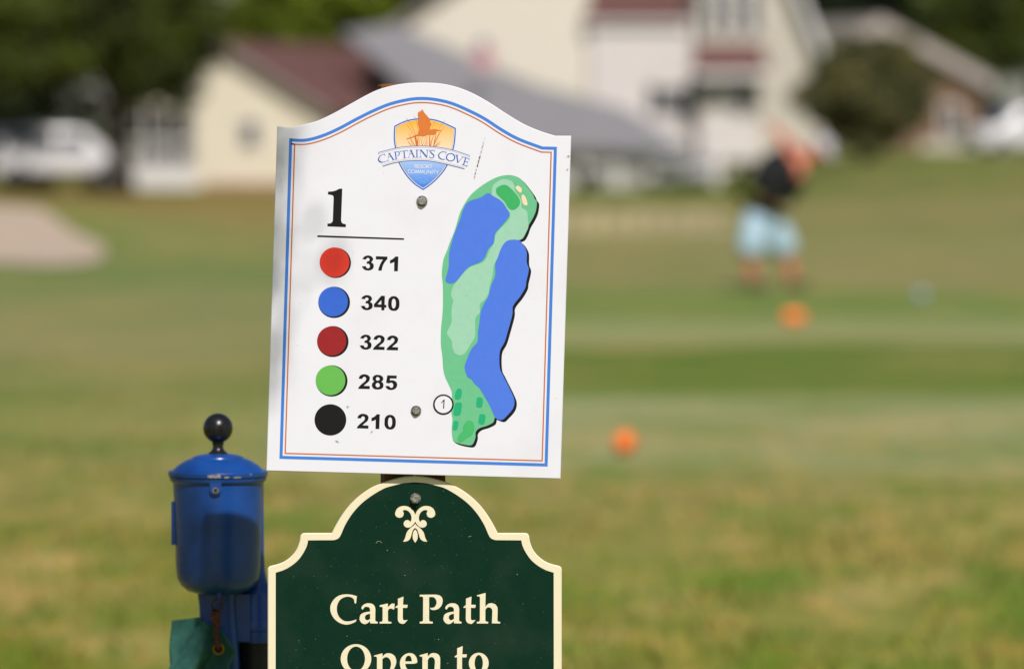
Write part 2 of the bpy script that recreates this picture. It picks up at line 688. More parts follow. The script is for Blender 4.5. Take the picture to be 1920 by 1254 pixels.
# --- digits (each traced once, copied where it repeats)
G = {
    '3': ["370,300c 430,225 520,180 600,175 700,205 760,290 745,355 690,420c 760,470 785,550 760,640 690,690 590,715 470,695 400,640 355,565c 495,555c 520,610 570,635 620,620 645,560 630,500 590,470 525,475c 540,385c 590,380 630,340 630,300 605,265 560,260 520,285 495,325c"],
    '7': ["860,200c 1280,215c 1275,300c 1200,385 1130,500 1090,610 1070,720c 940,715c 970,600 1010,500 1060,400 1115,320c 860,315c"],
    '1': ["1560,210c 1670,212c 1650,742c 1515,740c 1520,405c 1450,440 1365,460c 1370,345c 1450,310 1510,265"],
    '4': ["1055,180c 1185,185c 1175,510c 1240,512c 1235,610c 1170,608c 1165,708c 1055,705c 1058,600c 790,592c 790,490c", "1055,340c 1055,497c 915,490c"],
    '0': ["1510,195 1610,225 1690,320 1710,460 1690,610 1610,705 1500,725 1390,695 1310,590 1300,450 1320,310 1400,220", "1505,285 1560,330 1578,420 1575,520 1550,600 1500,640 1450,600 1430,500 1435,400 1455,320"],
    '2': ["770,315c 810,225 890,170 980,155 1090,180 1165,245 1175,320 1140,410 1060,480 955,570c 1175,580c 1170,690c 750,680c 790,600 880,510 1000,410 1040,340 1035,280 985,245 930,270 900,325c"],
    '8': ["920,200 1030,220 1110,280 1125,350 1105,410 1055,445c 1110,490 1135,570 1115,650 1050,710 930,730 810,715 735,650 715,570 740,490 805,440c 755,390 740,320 770,255 840,210",
          "925,280 980,305 997,350 975,395 925,412 880,395 860,345 875,300", "925,490 975,510 1000,570 985,625 925,650 870,625 850,570 875,510"],
    '5': ["1270,220c 1615,230c 1605,335c 1370,330c 1365,405c 1450,395 1560,430 1620,510 1620,610 1560,700 1440,745 1320,735 1240,680 1200,605c 1335,600c 1370,650 1420,668 1470,640 1485,570 1465,510 1410,480 1340,510c 1225,490c"],
}
rows = [
    (470, [('3', 0, 0), ('7', 0, 0), ('1', 0, 0)], (627.1, 491.8, 27.9), (629.2, 492.8, 28.9), I_red, "red"),
    (545, [('3', -40, -15), ('4', 0, 0), ('0', 0, 0)], (624.6, 565.6, 27.7), (626.5, 566.8, 29.8), I_roy, "blue"),
    (620, [('3', -80, -35), ('2', 0, 0), ('2', 485, 15)], (621.9, 639.2, 27.4), (624, 640.2, 29.5), I_dred, "maroon"),
    (692, [('2', -533, 25), ('8', 0, 0), ('5', 0, 0)], (619.7, 712.8, 27.8), (621.8, 713.9, 29.8), I_grn, "lime green"),
    (766, [('2', -580, 25), ('1', -668, -12), ('0', -132, 22)], None, (619.5, 786.9, 29.8), I_black, "black"),
]
for oy, digits, c1, c2, im, cn in rows:
    ink = Ink(D0 - LAY)
    for ch, dx, dy in digits:
        ink.shape(*[spline(P(q, 660, oy, 19.2, dx, dy), n=5) for q in G[ch]])
    ink.done("yardage_number", I_black, sign)
    ink = Ink(D0 - LAY)
    ink.shape(ellipse(c2[0], c2[1], c2[2], c2[2] * .985), mi=1)
    if c1:
        ink.d = D0 - 2 * LAY
        ink.shape(ellipse(c1[0], c1[1], c1[2], c1[2]), mi=0)
    tag(ink.done("marker_dot", [im, I_black], sign), cn + " dot with a black drop edge")
ink = Ink(D0 - LAY)
ink.shape(spline(P("580,175c 650,175c 622,920c 650,985 735,1010c 732,1080c 300,1062c 302,995c 380,985 425,935c 445,400c 425,335 312,310c 315,245c 430,235 500,215", 590, 340, 12.54), n=5))
ink.done("hole_number", I_black, sign)
ink = Ink(D0 - LAY)
ink.shape([(595.1, 441.2), (757.5, 446.8), (757.4, 449.9), (595, 444.6)])
ink.done("rule_line", I_black, sign)

# --- course map
z4 = lambda s: P(s, 800, 310, 4.323)
z5 = lambda s: P(s, 790, 590, 4.045)
shape_out = (z5("240,955c 230,880 236,790 228,740 232,600 215,545 180,470 165,400 160,320 148,220 150,100 160,0") +
             z4("132,1100 130,960 123,880 135,770 165,690 190,620 230,520 265,400 300,325 350,250 420,185 520,120 600,88 680,80 745,100 780,130 820,180 860,235 875,270 893,300 885,370 860,430 825,490 805,545 780,590 745,607c 780,640 810,700 812,790 828,845 808,940 800,990 760,1060 700,1140") +
             z5("690,0 655,130 630,210 595,280 595,400 620,460 680,580 706,650 695,710 650,765 610,797 555,780c 545,815 500,840 440,860 412,890 410,930 385,985 330,985 270,970"))
cm = spline(shape_out, n=5)
ink = Ink(D0 - LAY)
ink.shape([(x + 4.4, y + 4.0) for x, y in cm], mi=0)
ink.d = D0 - 1.5 * LAY
ink.shape([(x + 2.2, y + 2.0) for x, y in cm], mi=0)
ink.d = D0 - 2 * LAY
ink.shape(cm, mi=1)
ink.d = D0 - 3 * LAY
ink.shape(spline(z4("620,112 680,125 710,160 712,200 740,240 768,290 770,345 810,370 820,430 825,495 805,545 780,590 745,607 680,606 628,640 595,710 560,780 540,830 535,890 510,980 500,1040 470,1090 430,1130 432,1190") +
                 z5("412,20 408,60 409,100 405,170 370,230 340,280 310,305 280,305 250,285 235,240 230,200 198,150 200,120 228,60 228,0") +
                 z4("205,1140 215,1100 198,1050 210,990 240,945 300,870 360,820 450,790 490,740 510,690 545,630 560,560 600,510 660,450 678,400 650,350 620,305 570,270 530,245 535,170 570,135"), n=4), mi=2)
ink.d = D0 - 4 * LAY
ink.shape(spline(z4("495,226 540,250 605,290 640,340 672,395 650,440 600,500 555,555 545,625 500,680 470,750 430,785 340,825 290,880 240,940 190,958 152,935 165,880 180,810 180,740 190,670 230,540 270,440 300,350 340,295 440,260"), n=4), mi=3)
ink.shape(spline(z4("680,604 745,607 780,640 810,700 812,790 828,845 808,940 800,990 760,1060 700,1140") +
                 z5("690,0 655,130 630,210 595,280 595,400 620,460 680,580 706,650 695,710 650,765 610,797 575,790 555,770 520,690 480,620 440,555 405,525 380,490 350,470 328,400 345,340 380,260 425,205 430,130 440,60") +
                 z4("440,1180 470,1110 500,1060 520,980 555,890 555,800 575,750 600,680 635,625"), n=4), mi=3)
ink.shape(spline(z4("640,160 680,185 730,240 757,290 745,335 700,363 660,345 630,295 570,235 565,190 600,165"), n=4), mi=4)
for q in ("740,167 770,190 765,222 745,215 720,183", "775,238 800,255 817,320 785,318 770,270"):
    ink.shape(spline(z4(q), n=5), mi=7)
for q in ("275,562 300,562 308,590 298,630 275,642 255,630 258,590", "262,668 300,665 307,690 298,750 270,765 245,752 250,700", "425,628 460,630 468,660 458,698 435,703 417,690 420,650",
          "445,755 480,757 486,785 476,825 450,830 433,815 438,775", "250,805 278,808 282,830 270,870 248,873 238,862 242,830"):
    ink.shape(spline(z5(q), n=4), mi=5)
ink.shape(spline(z5("360,800 390,815 403,855 388,905 345,935 300,965 275,945 290,905 318,880 315,855 335,815"), n=4), mi=6)
ink.done("course_map", [I_black, I_rough, I_fair, I_water, I_green, I_tee, I_blob, I_sand], sign)
ink = Ink(D0 - 5 * LAY)
mcx, mcy = 790 + 167.5 / 4.045, 590 + 680 / 4.045
ink.shape(ellipse(mcx, mcy, 19.4, 19.0), mi=0)
ink.d = D0 - 6 * LAY
ink.shape(ellipse(mcx, mcy, 16.3, 16.0), mi=1)
ink.d = D0 - 7 * LAY
ink.stroke([(790 + 173 / 4.045, 590 + 643 / 4.045), (790 + 168.5 / 4.045, 590 + 711 / 4.045)], 1.9)
ink.stroke([(790 + 151 / 4.045, 590 + 669 / 4.045), (790 + 172 / 4.045, 590 + 645 / 4.045)], [1.3, 1.9])
ink.done("tee_number", [I_black, I_white], sign)

# --- emblem
def grad_ink(name, za, zb, ca, cb):
    m = mat(name, ca, 0.4, spec=0.35)
    nt = m.node_tree
    tc = nt.nodes.new("ShaderNodeTexCoord")
    sp_ = nt.nodes.new("ShaderNodeSeparateXYZ")
    mr = nt.nodes.new("ShaderNodeMapRange")
    mr.inputs["From Min"].default_value = zb
    mr.inputs["From Max"].default_value = za
    mx = nt.nodes.new("ShaderNodeMix")
    mx.data_type = 'RGBA'
    mx.inputs[6].default_value = (*cb, 1)
    mx.inputs[7].default_value = (*ca, 1)
    nt.links.new(tc.outputs["Object"], sp_.inputs[0])
    nt.links.new(sp_.outputs[2], mr.inputs[0])
    nt.links.new(mr.outputs[0], mx.inputs[0])
    nt.links.new(mx.outputs[2], nt.nodes["Principled BSDF"].inputs["Base Color"])
    return m


e2 = lambda s: P(s, 680, 190, 6.967)
sh = spline(e2("412,325c 520,270 640,235 780,222 880,228 1000,255 1120,305 1218,352c 1212,480 1195,600 1150,750 1080,890 1000,990 900,1085 790,1162c 680,1090 590,1000 520,900 460,780 420,600 405,480"), n=6)
zrel = lambda y: at(780, y, D0).z - pb.z
I_dawn = grad_ink("ink_sunset", zrel(228), zrel(276), srgb(255, 186, 46, WK), srgb(250, 224, 190, WK))
I_sea = grad_ink("ink_sea", zrel(303), zrel(349), srgb(170, 200, 250, WK), srgb(50, 138, 250, WK))
emblem = Ink(D0 - LAY)
emblem.ring(sh, 0, 2.3)
emb = emblem.done("emblem", I_lblue, sign)


def banner_arc(q, dy=0.0):
    return [(x, y + dy) for x, y in spline(e2(q), closed=False, n=6)]


ARC_T = "203,672 400,620 550,595 750,587 900,592 1050,612 1200,645 1400,712"
ARC_B = "263,850 400,808 560,782 750,775 900,785 1100,825 1330,883"
fill = inset(sh, 4.2)
line = inset(sh, 3.7)
top_lim, bot_lim = banner_arc(ARC_T), banner_arc(ARC_B)


def arc_y(arc, x):
    for a, b_ in zip(arc, arc[1:]):
        if a[0] <= x <= b_[0]:
            return a[1] + (b_[1] - a[1]) * (x - a[0]) / (b_[0] - a[0])
    return arc[0][1]


def clip(poly, arc, above):
    out = []
    sgn = -1 if above else 1
    f = lambda p: sgn * (p[1] - arc_y(arc, p[0]))
    for i in range(len(poly)):
        a, b_ = poly[i], poly[(i + 1) % len(poly)]
        fa, fb = f(a), f(b_)
        if fa >= 0: out.append(a)
        if (fa >= 0) != (fb >= 0):
            t = fa / (fa - fb)
            out.append((a[0] + (b_[0] - a[0]) * t, a[1] + (b_[1] - a[1]) * t))
    return out


ink = Ink(D0 - LAY)
ink.shape(line, mi=0)
ink.done("shield_line", I_brown, emb)
ink = Ink(D0 - 2 * LAY)
ink.shape(clip(fill, top_lim, True))
ink.done("sunset_field", I_dawn, emb)
ink = Ink(D0 - 2 * LAY)
ink.shape(clip(fill, banner_arc(ARC_B, -7), False))
ink.done("sea_field", I_sea, emb)
ink = Ink(D0 - 3 * LAY)                      # the ribbon crosses the shield
ink.shape(top_lim + list(reversed(bot_lim)), mi=0)
ink.d = D0 - 3.5 * LAY
ink.stroke(top_lim, 1.15, 1)
ink.stroke(bot_lim, 1.15, 1)
ink.stroke(banner_arc(ARC_T, 2.6), 0.5, 2)
ink.stroke(banner_arc(ARC_B, -2.6), 0.5, 2)
ink.done("ribbon", [I_white, I_lblue, I_brown], emb)
ink = Ink(D0 - 3 * LAY)
eb = lambda x, y: (740 + x / 15.673, 200 + y / 15.673)
REED = [([(340, 345), (450, 480), (600, 800), (680, 1160)], (5, 8, 14, 26)), ([(360, 530), (560, 850), (640, 1160)], (5, 10, 24)), ([(570, 280), (640, 440), (690, 700), (680, 1160)], (5, 8, 12, 30)),
        ([(410, 760), (440, 900), (540, 1150)], (5, 7, 16)), ([(480, 740), (475, 920), (600, 1160)], (5, 9, 22)), ([(380, 990), (500, 1160)], (5, 9)), ([(400, 1050), (480, 1160)], (5, 8)),
        ([(660, 720), (630, 800)], (5, 9)), ([(600, 870), (630, 1000), (660, 1165)], (30, 34, 34)), ([(690, 870), (670, 1165)], (16, 26)), ([(1032, 840), (1028, 1165)], (24, 34)),
        ([(1150, 860), (1090, 1000), (1055, 1165)], (10, 22, 28)), ([(1225, 740), (1190, 940), (1145, 1170)], (10, 22, 34)), ([(1335, 740), (1230, 940), (1155, 1160)], (5, 16, 18)),
        ([(1280, 940), (1190, 1070)], (5, 8)), ([(1310, 1020), (1180, 1170)], (5, 8)), ([(1355, 1035), (1180, 1172)], (5, 8)), ([(1330, 1100), (1190, 1175)], (5, 8)),
        ([(1235, 370), (1160, 500), (1090, 660)], (5, 7, 7)), ([(1470, 415), (1380, 530), (1300, 670)], (5, 7, 9)), ([(1455, 600), (1330, 780), (1200, 1010)], (5, 9, 14)),
        ([(830, 900), (790, 1050), (830, 1160)], (5, 9, 18)), ([(940, 880), (880, 980), (825, 1120)], (5, 8, 10)), ([(730, 890), (770, 980), (800, 1060)], (4, 6, 9)), ([(955, 880), (945, 1165)], (8, 16)),
        ([(930, 990), (885, 1165)], (8, 22)), ([(720, 960), (745, 1165)], (5, 12))]
for pts, w in REED:
    ink.stroke([eb(*p) for p in pts], [max(x, 7) / 15.673 for x in w], smooth=True)
ink.done("reeds", I_reed, emb)
ink = Ink(D0 - 4.6 * LAY)
ink.shape(spline(P("810,80c 880,190 960,280 1020,360 1050,400 1030,450 1085,520 1050,590 1035,670c 1090,680c 1170,662 1260,682 1395,712c 1270,722 1230,735c 1210,780 1160,830 1040,825 960,840 870,870 800,875 700,860 600,880 480,930 330,970c 370,935 480,900 590,850 700,800c 710,720 720,640 685,520 680,410c 715,380c 690,310 680,230 685,180c 720,150c 730,165c 745,115c 765,150c 790,105c", 740, 200, 15.673), n=5))
ink.done("bird", I_bird, emb)
ink = Ink(D0 - 4.5 * LAY)
A7 = lambda x, y: (700 + x / 19.2, 265 + y / 19.2)
A8 = lambda x, y: (790 + x / 19.2, 265 + y / 19.2)


def st(fn, pts, w, smooth=False):
    w = w if isinstance(w, (list, tuple)) else [w] * len(pts)
    ink.stroke([fn(*p) for p in pts], [max(x * 1.05, 11) / 19.2 for x in w], smooth=smooth)


st(A7, [(415, 500), (390, 480), (320, 490), (230, 550), (185, 650), (220, 720), (310, 755), (400, 745), (480, 710)], (8, 14, 14, 24, 38, 38, 26, 16, 10), True)
st(A7, [(400, 440), (425, 545)], 10)
for q, w in (([(560, 440), (520, 710)], 12), ([(572, 435), (725, 670)], 42), ([(540, 570), (625, 560)], 8), ([(480, 725), (570, 705)], 9), ([(670, 690), (775, 660)], 9), ([(540, 440), (625, 420)], 8),
             ([(790, 390), (825, 645)], 38), ([(770, 660), (890, 640)], 9), ([(725, 395), (790, 385)], 9),
             ([(1105, 350), (1125, 600)], 36), ([(960, 370), (1245, 330)], 15), ([(952, 340), (970, 388)], 14), ([(1237, 310), (1246, 390)], 11), ([(1065, 610), (1190, 600)], 10),
             ([(1345, 330), (1275, 585)], 12), ([(1352, 322), (1468, 575)], 42), ([(1300, 455), (1400, 450)], 8), ([(1235, 592), (1312, 580)], 9), ([(1405, 582), (1512, 572)], 9), ([(1305, 322), (1410, 315)], 9),
             ([(1570, 315), (1570, 575)], 36), ([(1518, 315), (1625, 312)], 9), ([(1518, 579), (1622, 575)], 9),
             ([(1695, 330), (1700, 570)], 11), ([(1648, 576), (1752, 571)], 9), ([(1712, 315), (1930, 580)], 44), ([(1652, 312), (1750, 313)], 9)):
    st(A7, q, w)
st(A7, [(800, 380), (870, 375), (925, 400), (935, 450), (905, 510), (865, 525)], (10, 14, 26, 32, 20, 8), True)
for q, w in (([(218, 320), (202, 582)], 18), ([(160, 318), (258, 318)], 9), ([(490, 325), (475, 392)], 9), ([(298, 520), (302, 625)], 10), ([(905, 370), (880, 468)], 12),
             ([(1275, 500), (1315, 775)], 40), ([(1490, 570), (1310, 780)], 11), ([(1225, 485), (1338, 507)], 9), ([(1450, 550), (1545, 577)], 9),
             ([(1600, 595), (1520, 845)], 38), ([(1545, 570), (1735, 635)], 12), ([(1737, 630), (1715, 682)], 12), ([(1570, 730), (1680, 747)], 11), ([(1683, 730), (1665, 788)], 11), ([(1458, 833), (1642, 890)], 13), ([(1667, 858), (1620, 912)], 13)):
    st(A8, q, w)
st(A8, [(300, 310), (280, 390)], (24, 6))
st(A8, [(475, 345), (420, 325), (350, 335), (335, 385), (380, 440), (440, 490), (455, 540), (420, 590), (360, 600), (310, 580)], (8, 14, 20, 30, 36, 36, 30, 20, 14, 8), True)
st(A8, [(885, 410), (830, 380), (740, 385), (660, 430), (620, 510), (650, 590), (720, 640), (800, 655), (865, 645)], (8, 14, 18, 26, 38, 36, 26, 16, 10), True)
oc = A8(1055, 575)
ink.shape(ellipse(*oc, 168 / 19.2, 146 / 19.2), list(reversed(ellipse(*oc, 128 / 19.2, 123 / 19.2))))
ink.done("lettering", I_lblue, emb)
# small lettering: thin serif capitals
CAPS = {
    'R': [[(.1, 0), (.1, 1)], [(.1, 1), (.6, .95), (.7, .75), (.6, .55), (.1, .5)], [(.35, .5), (.95, 0)]],
    'E': [[(.15, 0), (.15, 1)], [(.15, 1), (.85, 1)], [(.15, .52), (.7, .52)], [(.15, 0), (.9, 0)]],
    'S': [[(.85, .88), (.5, 1), (.18, .8), (.45, .55), (.8, .3), (.55, .02), (.12, .12)]],
    'O': [[(.5, 1), (.14, .8), (.05, .5), (.14, .2), (.5, 0), (.86, .2), (.95, .5), (.86, .8), (.5, 1)]],
    'T': [[(.5, 0), (.5, 1)], [(.02, .97), (.98, .97)]],
    'C': [[(.95, .85), (.6, 1), (.2, .85), (.05, .5), (.2, .15), (.6, 0), (.95, .12)]],
    'M': [[(.12, 0), (.2, 1)], [(.2, 1), (.5, .1)], [(.5, .1), (.8, 1)], [(.8, 1), (.9, 0)]],
    'U': [[(.12, 1), (.12, .3), (.3, .03), (.65, .03), (.85, .3), (.85, 1)]],
    'N': [[(.12, 0), (.12, 1)], [(.12, 1), (.88, 0)], [(.88, 0), (.88, 1)]],
    'I': [[(.5, 0), (.5, 1)]],
    'Y': [[(.02, 1), (.5, .45)], [(.98, 1), (.5, .45)], [(.5, .45), (.5, 0)]],
}
ink = Ink(D0 - 3 * LAY)
for wrd, spans, yb, hgt in (("RESORT", [(655, 745), (750, 825), (828, 905), (905, 1035), (1045, 1130), (1135, 1235)], 262, 108),
                            ("COMMUNITY", [(435, 535), (540, 668), (672, 808), (808, 945), (950, 1070), (1080, 1198), (1205, 1250), (1245, 1340), (1335, 1450)], 434, 112)):
    for ch, (xa, xb) in zip(wrd, spans):
        for poly in CAPS[ch]:
            q = []
            for u, v in poly:
                x = xa + u * (xb - xa)
                y = yb + (x - spans[0][0]) * 0.026 - v * hgt
                q.append((740 + x / 17.45, 300 + y / 17.45))
            ink.stroke(q, 17 / 17.45, smooth=len(q) > 2)
for q in ([(560, 552), (650, 548), (740, 515), (850, 500), (960, 520)], [(960, 510), (1080, 500), (1190, 540), (1320, 570)], [(640, 635), (740, 630), (830, 590), (930, 570), (1050, 600), (1150, 612)],
          [(890, 640), (980, 632), (1060, 665), (1140, 690)], [(760, 708), (830, 690), (880, 668), (930, 690)], [(950, 710), (1030, 705), (1110, 745)], [(790, 765), (860, 755), (920, 715), (1000, 735)], [(880, 800), (930, 790), (980, 755), (1040, 760)]):
    ink.stroke([(740 + x / 17.45, 300 + y / 17.45) for x, y in q], [.3, .9, .9, .7, .3][:len(q)] if len(q) > 3 else .8, 1, smooth=True)
ink.done("lettering", [I_white, I_lite], emb)

# scuffed streak and specks on the face
rnd = random.Random(4)
ink = Ink(D0 - LAY)
M_scuff = mat("scuff", (0.10, 0.085, 0.06), 0.9, 0.5, 300)
for k in range(130):
    t = rnd.random()
    t = 0.5 + (t - .5) * (0.8 if rnd.random() < .75 else 1.15)
    x, y = 911.5 - 25.5 * t + rnd.gauss(0, .7), 249 + 97 * t
    if y > 338: continue
    dens = math.exp(-((t - .58) / .3) ** 2)
    s = rnd.uniform(.18, .45) + .55 * dens * rnd.random()
    a = rnd.uniform(0, 6.28)
    ink.shape([(x + s * rnd.uniform(.5, 1.1) * math.cos(a + i * 1.05), y + 1.3 * s * rnd.uniform(.5, 1.1) * math.sin(a + i * 1.05)) for i in range(6)])
for k in range(90):
    x, y = rnd.uniform(525, 1045), rnd.uniform(285, 875)
    s = rnd.choice((.3, .35, .45, .6))
    ink.shape([(x + s * math.cos(i * 1.05) * rnd.uniform(.6, 1), y + s * math.sin(i * 1.05) * rnd.uniform(.6, 1)) for i in range(6)])
for x, y, w, a in ((632, 827, 5, .4), (697, 809, 3, -.6), (652, 762, 3, 0), (1064, 318, 3, -.6), (1066, 293, 3.5, .0)):
    ink.shape([(x + w * math.cos(a), y + w * math.sin(a)), (x + .7 * math.sin(a), y + .9), (x - w * math.cos(a), y - w * math.sin(a)), (x, y - .9)])
panel.data.materials.append(M_scuff)
bm = bmesh.new()
bm.from_mesh(panel.data)
for q in ink.f:
    f = bm.faces.new([bm.verts.new(ink.v[i] - Vector(sign.location)) for i in q])
    f.material_index = 2
    f.normal_update()
    if f.normal.y > 0: f.normal_flip()
bm.to_mesh(panel.data)
bm.free()

# bolts
M_bolt = mat("bolt_steel", (0.42, 0.40, 0.37), 0.38, 0.45, 400, 0.4, 700, metal=0.75)
M_washer = mat("washer_steel", (0.25, 0.23, 0.20), 0.5, 0.5, 300, 0.3, 500, metal=0.7)


def bolt(px, py, d, parent, r_hex, r_was, tall, rot=0.2):
    c = at(px, py, d)
    w = MB()
    n = 32
    for rr, y0, y1 in ((r_was, d - 0.0002, d - 0.0022),):
        v = [Vector((c.x + rr * math.cos(2 * math.pi * i / n), y0, c.z + rr * math.sin(2 * math.pi * i / n))) for i in range(n)]
        w.prism(v, (0, y1 - y0, 0))
    wo = w.build("washer", M_washer, parent)
    h = MB()
    k1 = [Vector((c.x + r_hex * math.cos(rot + math.pi / 3 * i), d - 0.002, c.z + r_hex * math.sin(rot + math.pi / 3 * i))) for i in range(6)]
    h.prism(k1, (0, -tall, 0))
    k2 = [Vector((c.x + r_hex * .86 * math.cos(2 * math.pi * i / 24), d - 0.002 - tall, c.z + r_hex * .86 * math.sin(2 * math.pi * i / 24))) for i in range(24)]
    k3 = [Vector((c.x + r_hex * .74 * math.cos(2 * math.pi * i / 24), d - 0.002 - tall - .0012, c.z + r_hex * .74 * math.sin(2 * math.pi * i / 24))) for i in range(24)]
    h.add(k2 + k3, [(i, (i + 1) % 24, 24 + (i + 1) % 24, 24 + i) for i in range(24)] + [tuple(range(24, 48))])
    h.build("bolt", M_bolt, parent)


bolt(791.3, 377.3, D0, sign, 0.0062, 0.0082, 0.0042, 0.5)
bolt(780.2, 769.8, D0, sign, 0.0056, 0.0078, 0.0035, 0.1)

# ------------------------------------------------------------------ green cart path sign
D1 = 8.5142
M_cream = panel_material("cream_sign_face", srgb(244, 232, 202, .93), (0.5, 0.42, 0.3), 0.74, 0.05)
M_cedge = mat("cream_edge", srgb(236, 222, 190, .9), 0.5, 0.1, 80)
M_dgreen = panel_material("green_sign_face", srgb(13, 48, 35, .9), (0.30, 0.31, 0.24), 0.71, 0.04, 0.10)
I_cream = mat("ink_cream", srgb(244, 232, 202, .93), 0.45, 0.04, 90, spec=0.3)
gl = lambda s: P(s, 490, 880, 5.453)
CXG = 777.6


def mirrored(pts):
    return pts + [(2 * CXG - x, y, c) for x, y, c in reversed(pts)]


BOT = 1560
go = gl("1560,62 1450,73 1300,112 1200,150 1115,190 1000,270 900,365 820,470 760,570 720,648c 450,648c 418,654 400,676 396,700c 388,742 360,815 310,880 240,935 170,965 108,981c 82,990 66,1010 65,1040c") + [(502, BOT - 8, True), (504, BOT - 2, False), (510, BOT, True)]
gi = gl("1560,130 1450,140 1330,168 1250,195 1130,265 1020,350 930,450 860,560 820,650 795,695 760,715 730,720c 478,722c 465,780 430,850 380,920 310,980 230,1025 147,1052c") + [(516.5, BOT - 14, True)]
g_out, g_in = spline(mirrored(go), n=5), spline(mirrored(gi), n=5)
gb = at(CXG, BOT, D1)
gsign = thing("path_sign", (gb.x, D1, gb.z), "dark green scalloped sign with cream edge and lettering, below the white sign", "sign")
board(g_out, D1, 8.5203, "panel", [M_cream, M_cedge], gsign, bevel=0.0014)
ink = Ink(D1 - LAY)
ink.shape(g_in)
rnd = random.Random(9)
ink.d = D1 - 1.4 * LAY
for k in range(95):
    x, y = rnd.uniform(530, 1025), rnd.uniform(1010, 1500) if rnd.random() < .8 else rnd.uniform(915, 1010)
    if y < 1010 and not 650 < x < 900: continue
    w_, a = rnd.choice((.35, .4, .5, .5, .7, 1.1)), rnd.uniform(0, 3.14)
    h_ = w_ * rnd.uniform(.35, .8)
    ink.shape([(x + w_ * math.cos(a), y + w_ * math.sin(a)), (x - h_ * math.sin(a), y + h_ * math.cos(a)), (x - w_ * math.cos(a), y - w_ * math.sin(a)), (x + h_ * math.sin(a), y - h_ * math.cos(a))], mi=1)
for pts in ([(705, 1018), (708, 1014), (712, 1014), (716, 1017)], [(878, 1006), (884, 1004)]):
    ink.stroke(pts, .6, 1)
ink.done("green_face", [M_dgreen, mat("lint", (0.42, 0.38, 0.28), .9)], gsign)
ink = Ink(D1 - 2 * LAY)
om = lambda s: P(s, 735, 940, 14.756)


def omirror(s):
    half = om(s)
    ax = 735 + 642 / 14.756
    return spline(half + [(2 * ax - x, y, c) for x, y, c in reversed(half)][1:-1], n=5)


ink.shape(omirror("642,360c 600,270 530,190 440,135 340,118 220,140 130,210 88,320 110,400 200,445 290,415 325,330 295,245c 360,230 440,255 510,330 540,430 530,520 500,562c 470,520 410,508 350,540 322,610 350,680 430,718 520,695 600,620 642,550c"))
ink.shape(omirror("642,605c 600,660 520,720 450,790 400,870 370,980 340,1050 305,1105c 400,1095 480,1050 520,980 550,870 590,770 642,725c"))
ink.shape(omirror("642,765c 690,830 712,930 700,1040 642,1135c"))
ink.done("ornament", I_cream, gsign)

L1 = {
    'C': (610, ["1060,215c 1045,330c 1035,445c 1010,460 980,440c 965,330c 900,265 800,235 720,232 600,265 480,355 405,500 385,650 410,800 480,930 600,1030 720,1058 850,1050 950,1025 1050,995c 1020,1070c 900,1125 760,1165 640,1160 480,1110 320,990 210,830 165,650 190,480 290,320 420,215 560,165 720,150 900,168"]),
    'a': (780, ["985,580c 1050,505 1150,457 1230,450 1340,470 1420,540 1450,640 1450,720 1446,1000c 1460,1050 1530,1075c 1525,1130c 1275,1125c 1275,1040c 1200,1110 1130,1145 1060,1145 980,1100 925,1010 925,930 960,830 1060,770 1160,745 1275,730c 1270,650 1240,590 1170,570 1100,575 1060,620 1030,665c 985,640c",
                "1275,800c 1180,825 1115,870 1100,930 1120,990 1170,1020 1230,1005 1275,970c"]),
    'r': (690, ["390,520c 650,460c 670,470c 668,590c 740,510 800,465 895,465c 885,640c 860,665c 800,635 740,630 690,660 668,720c 670,1020c 690,1065 785,1075c 785,1130c 390,1130c 390,1075c 470,1065 490,1020c 492,640c 490,590 460,575 395,570c"]),
    't': (860, ["245,300c 420,230c 432,240c 415,500c 575,505c 555,605c 410,605c 408,930c 420,1000 470,1020 575,1010c 480,1110 440,1140 390,1140 310,1115 255,1050 240,970c 245,605c 165,605c 160,575c 245,510c"]),
    'P': (780, ["125,165c 650,160c 780,185 870,260 895,380 860,520 760,630 640,675 550,675 490,650 470,605c 570,600 640,560 685,470 690,400 660,310 600,255 530,240 440,245c 440,1020c 470,1060 565,1070c 560,1130c 125,1130c 125,1070c 210,1060 235,1020c 240,270c 220,235 125,225c"]),
    'h': (860, ["610,185c 895,105c 905,115c 895,565c 980,480 1060,450 1130,452 1230,490 1290,570 1308,660 1300,1020c 1330,1065 1395,1075c 1390,1130c 1115,1125c 1130,750 1120,660 1080,610 1020,590 950,600 895,680c 895,1020c 920,1060 995,1075c 985,1130c 610,1130c 610,1075c 690,1060 712,1010c 715,260c 690,225 615,215c"]),
}
ink = Ink(D1 - 2 * LAY)
for ch, ddx in (('C', 0), ('a', -157.2), ('r', 0), ('t', -127.6), ('P', 0), ('a', 0), ('t', 0), ('h', 0)):
    ox, loops = L1[ch]
    ink.shape(*[spline(P(q, ox + ddx, 1105, 17.91), n=5) for q in loops])
ink.done("lettering", I_cream, gsign)
ink = Ink(D1 - 2 * LAY)
ink.shape(ellipse(630 + 720 / 19.2, 1200 + 660 / 19.2, 550 / 19.2, 530 / 19.2), list(reversed(ellipse(630 + 722 / 19.2, 1200 + 655 / 19.2, 322 / 19.2, 438 / 19.2))))
ink.shape(spline(P("-555,540c -260,460c -248,470c -248,580c -160,490 -60,457 0,460 100,485 200,570 250,720 230,870 150,1037 20,1150 -130,1185 -250,1165c -250,1480c -220,1530 -130,1540c -130,1590c -560,1590c -560,1540c -470,1530 -445,1480c -445,620c -470,580 -550,575c", 730, 1200, 19.2), n=5),
          spline(P("-250,665c -150,600 -60,610 20,680 60,800 50,930 0,1060 -100,1125 -200,1115 -250,1080c", 730, 1200, 19.2), n=5))
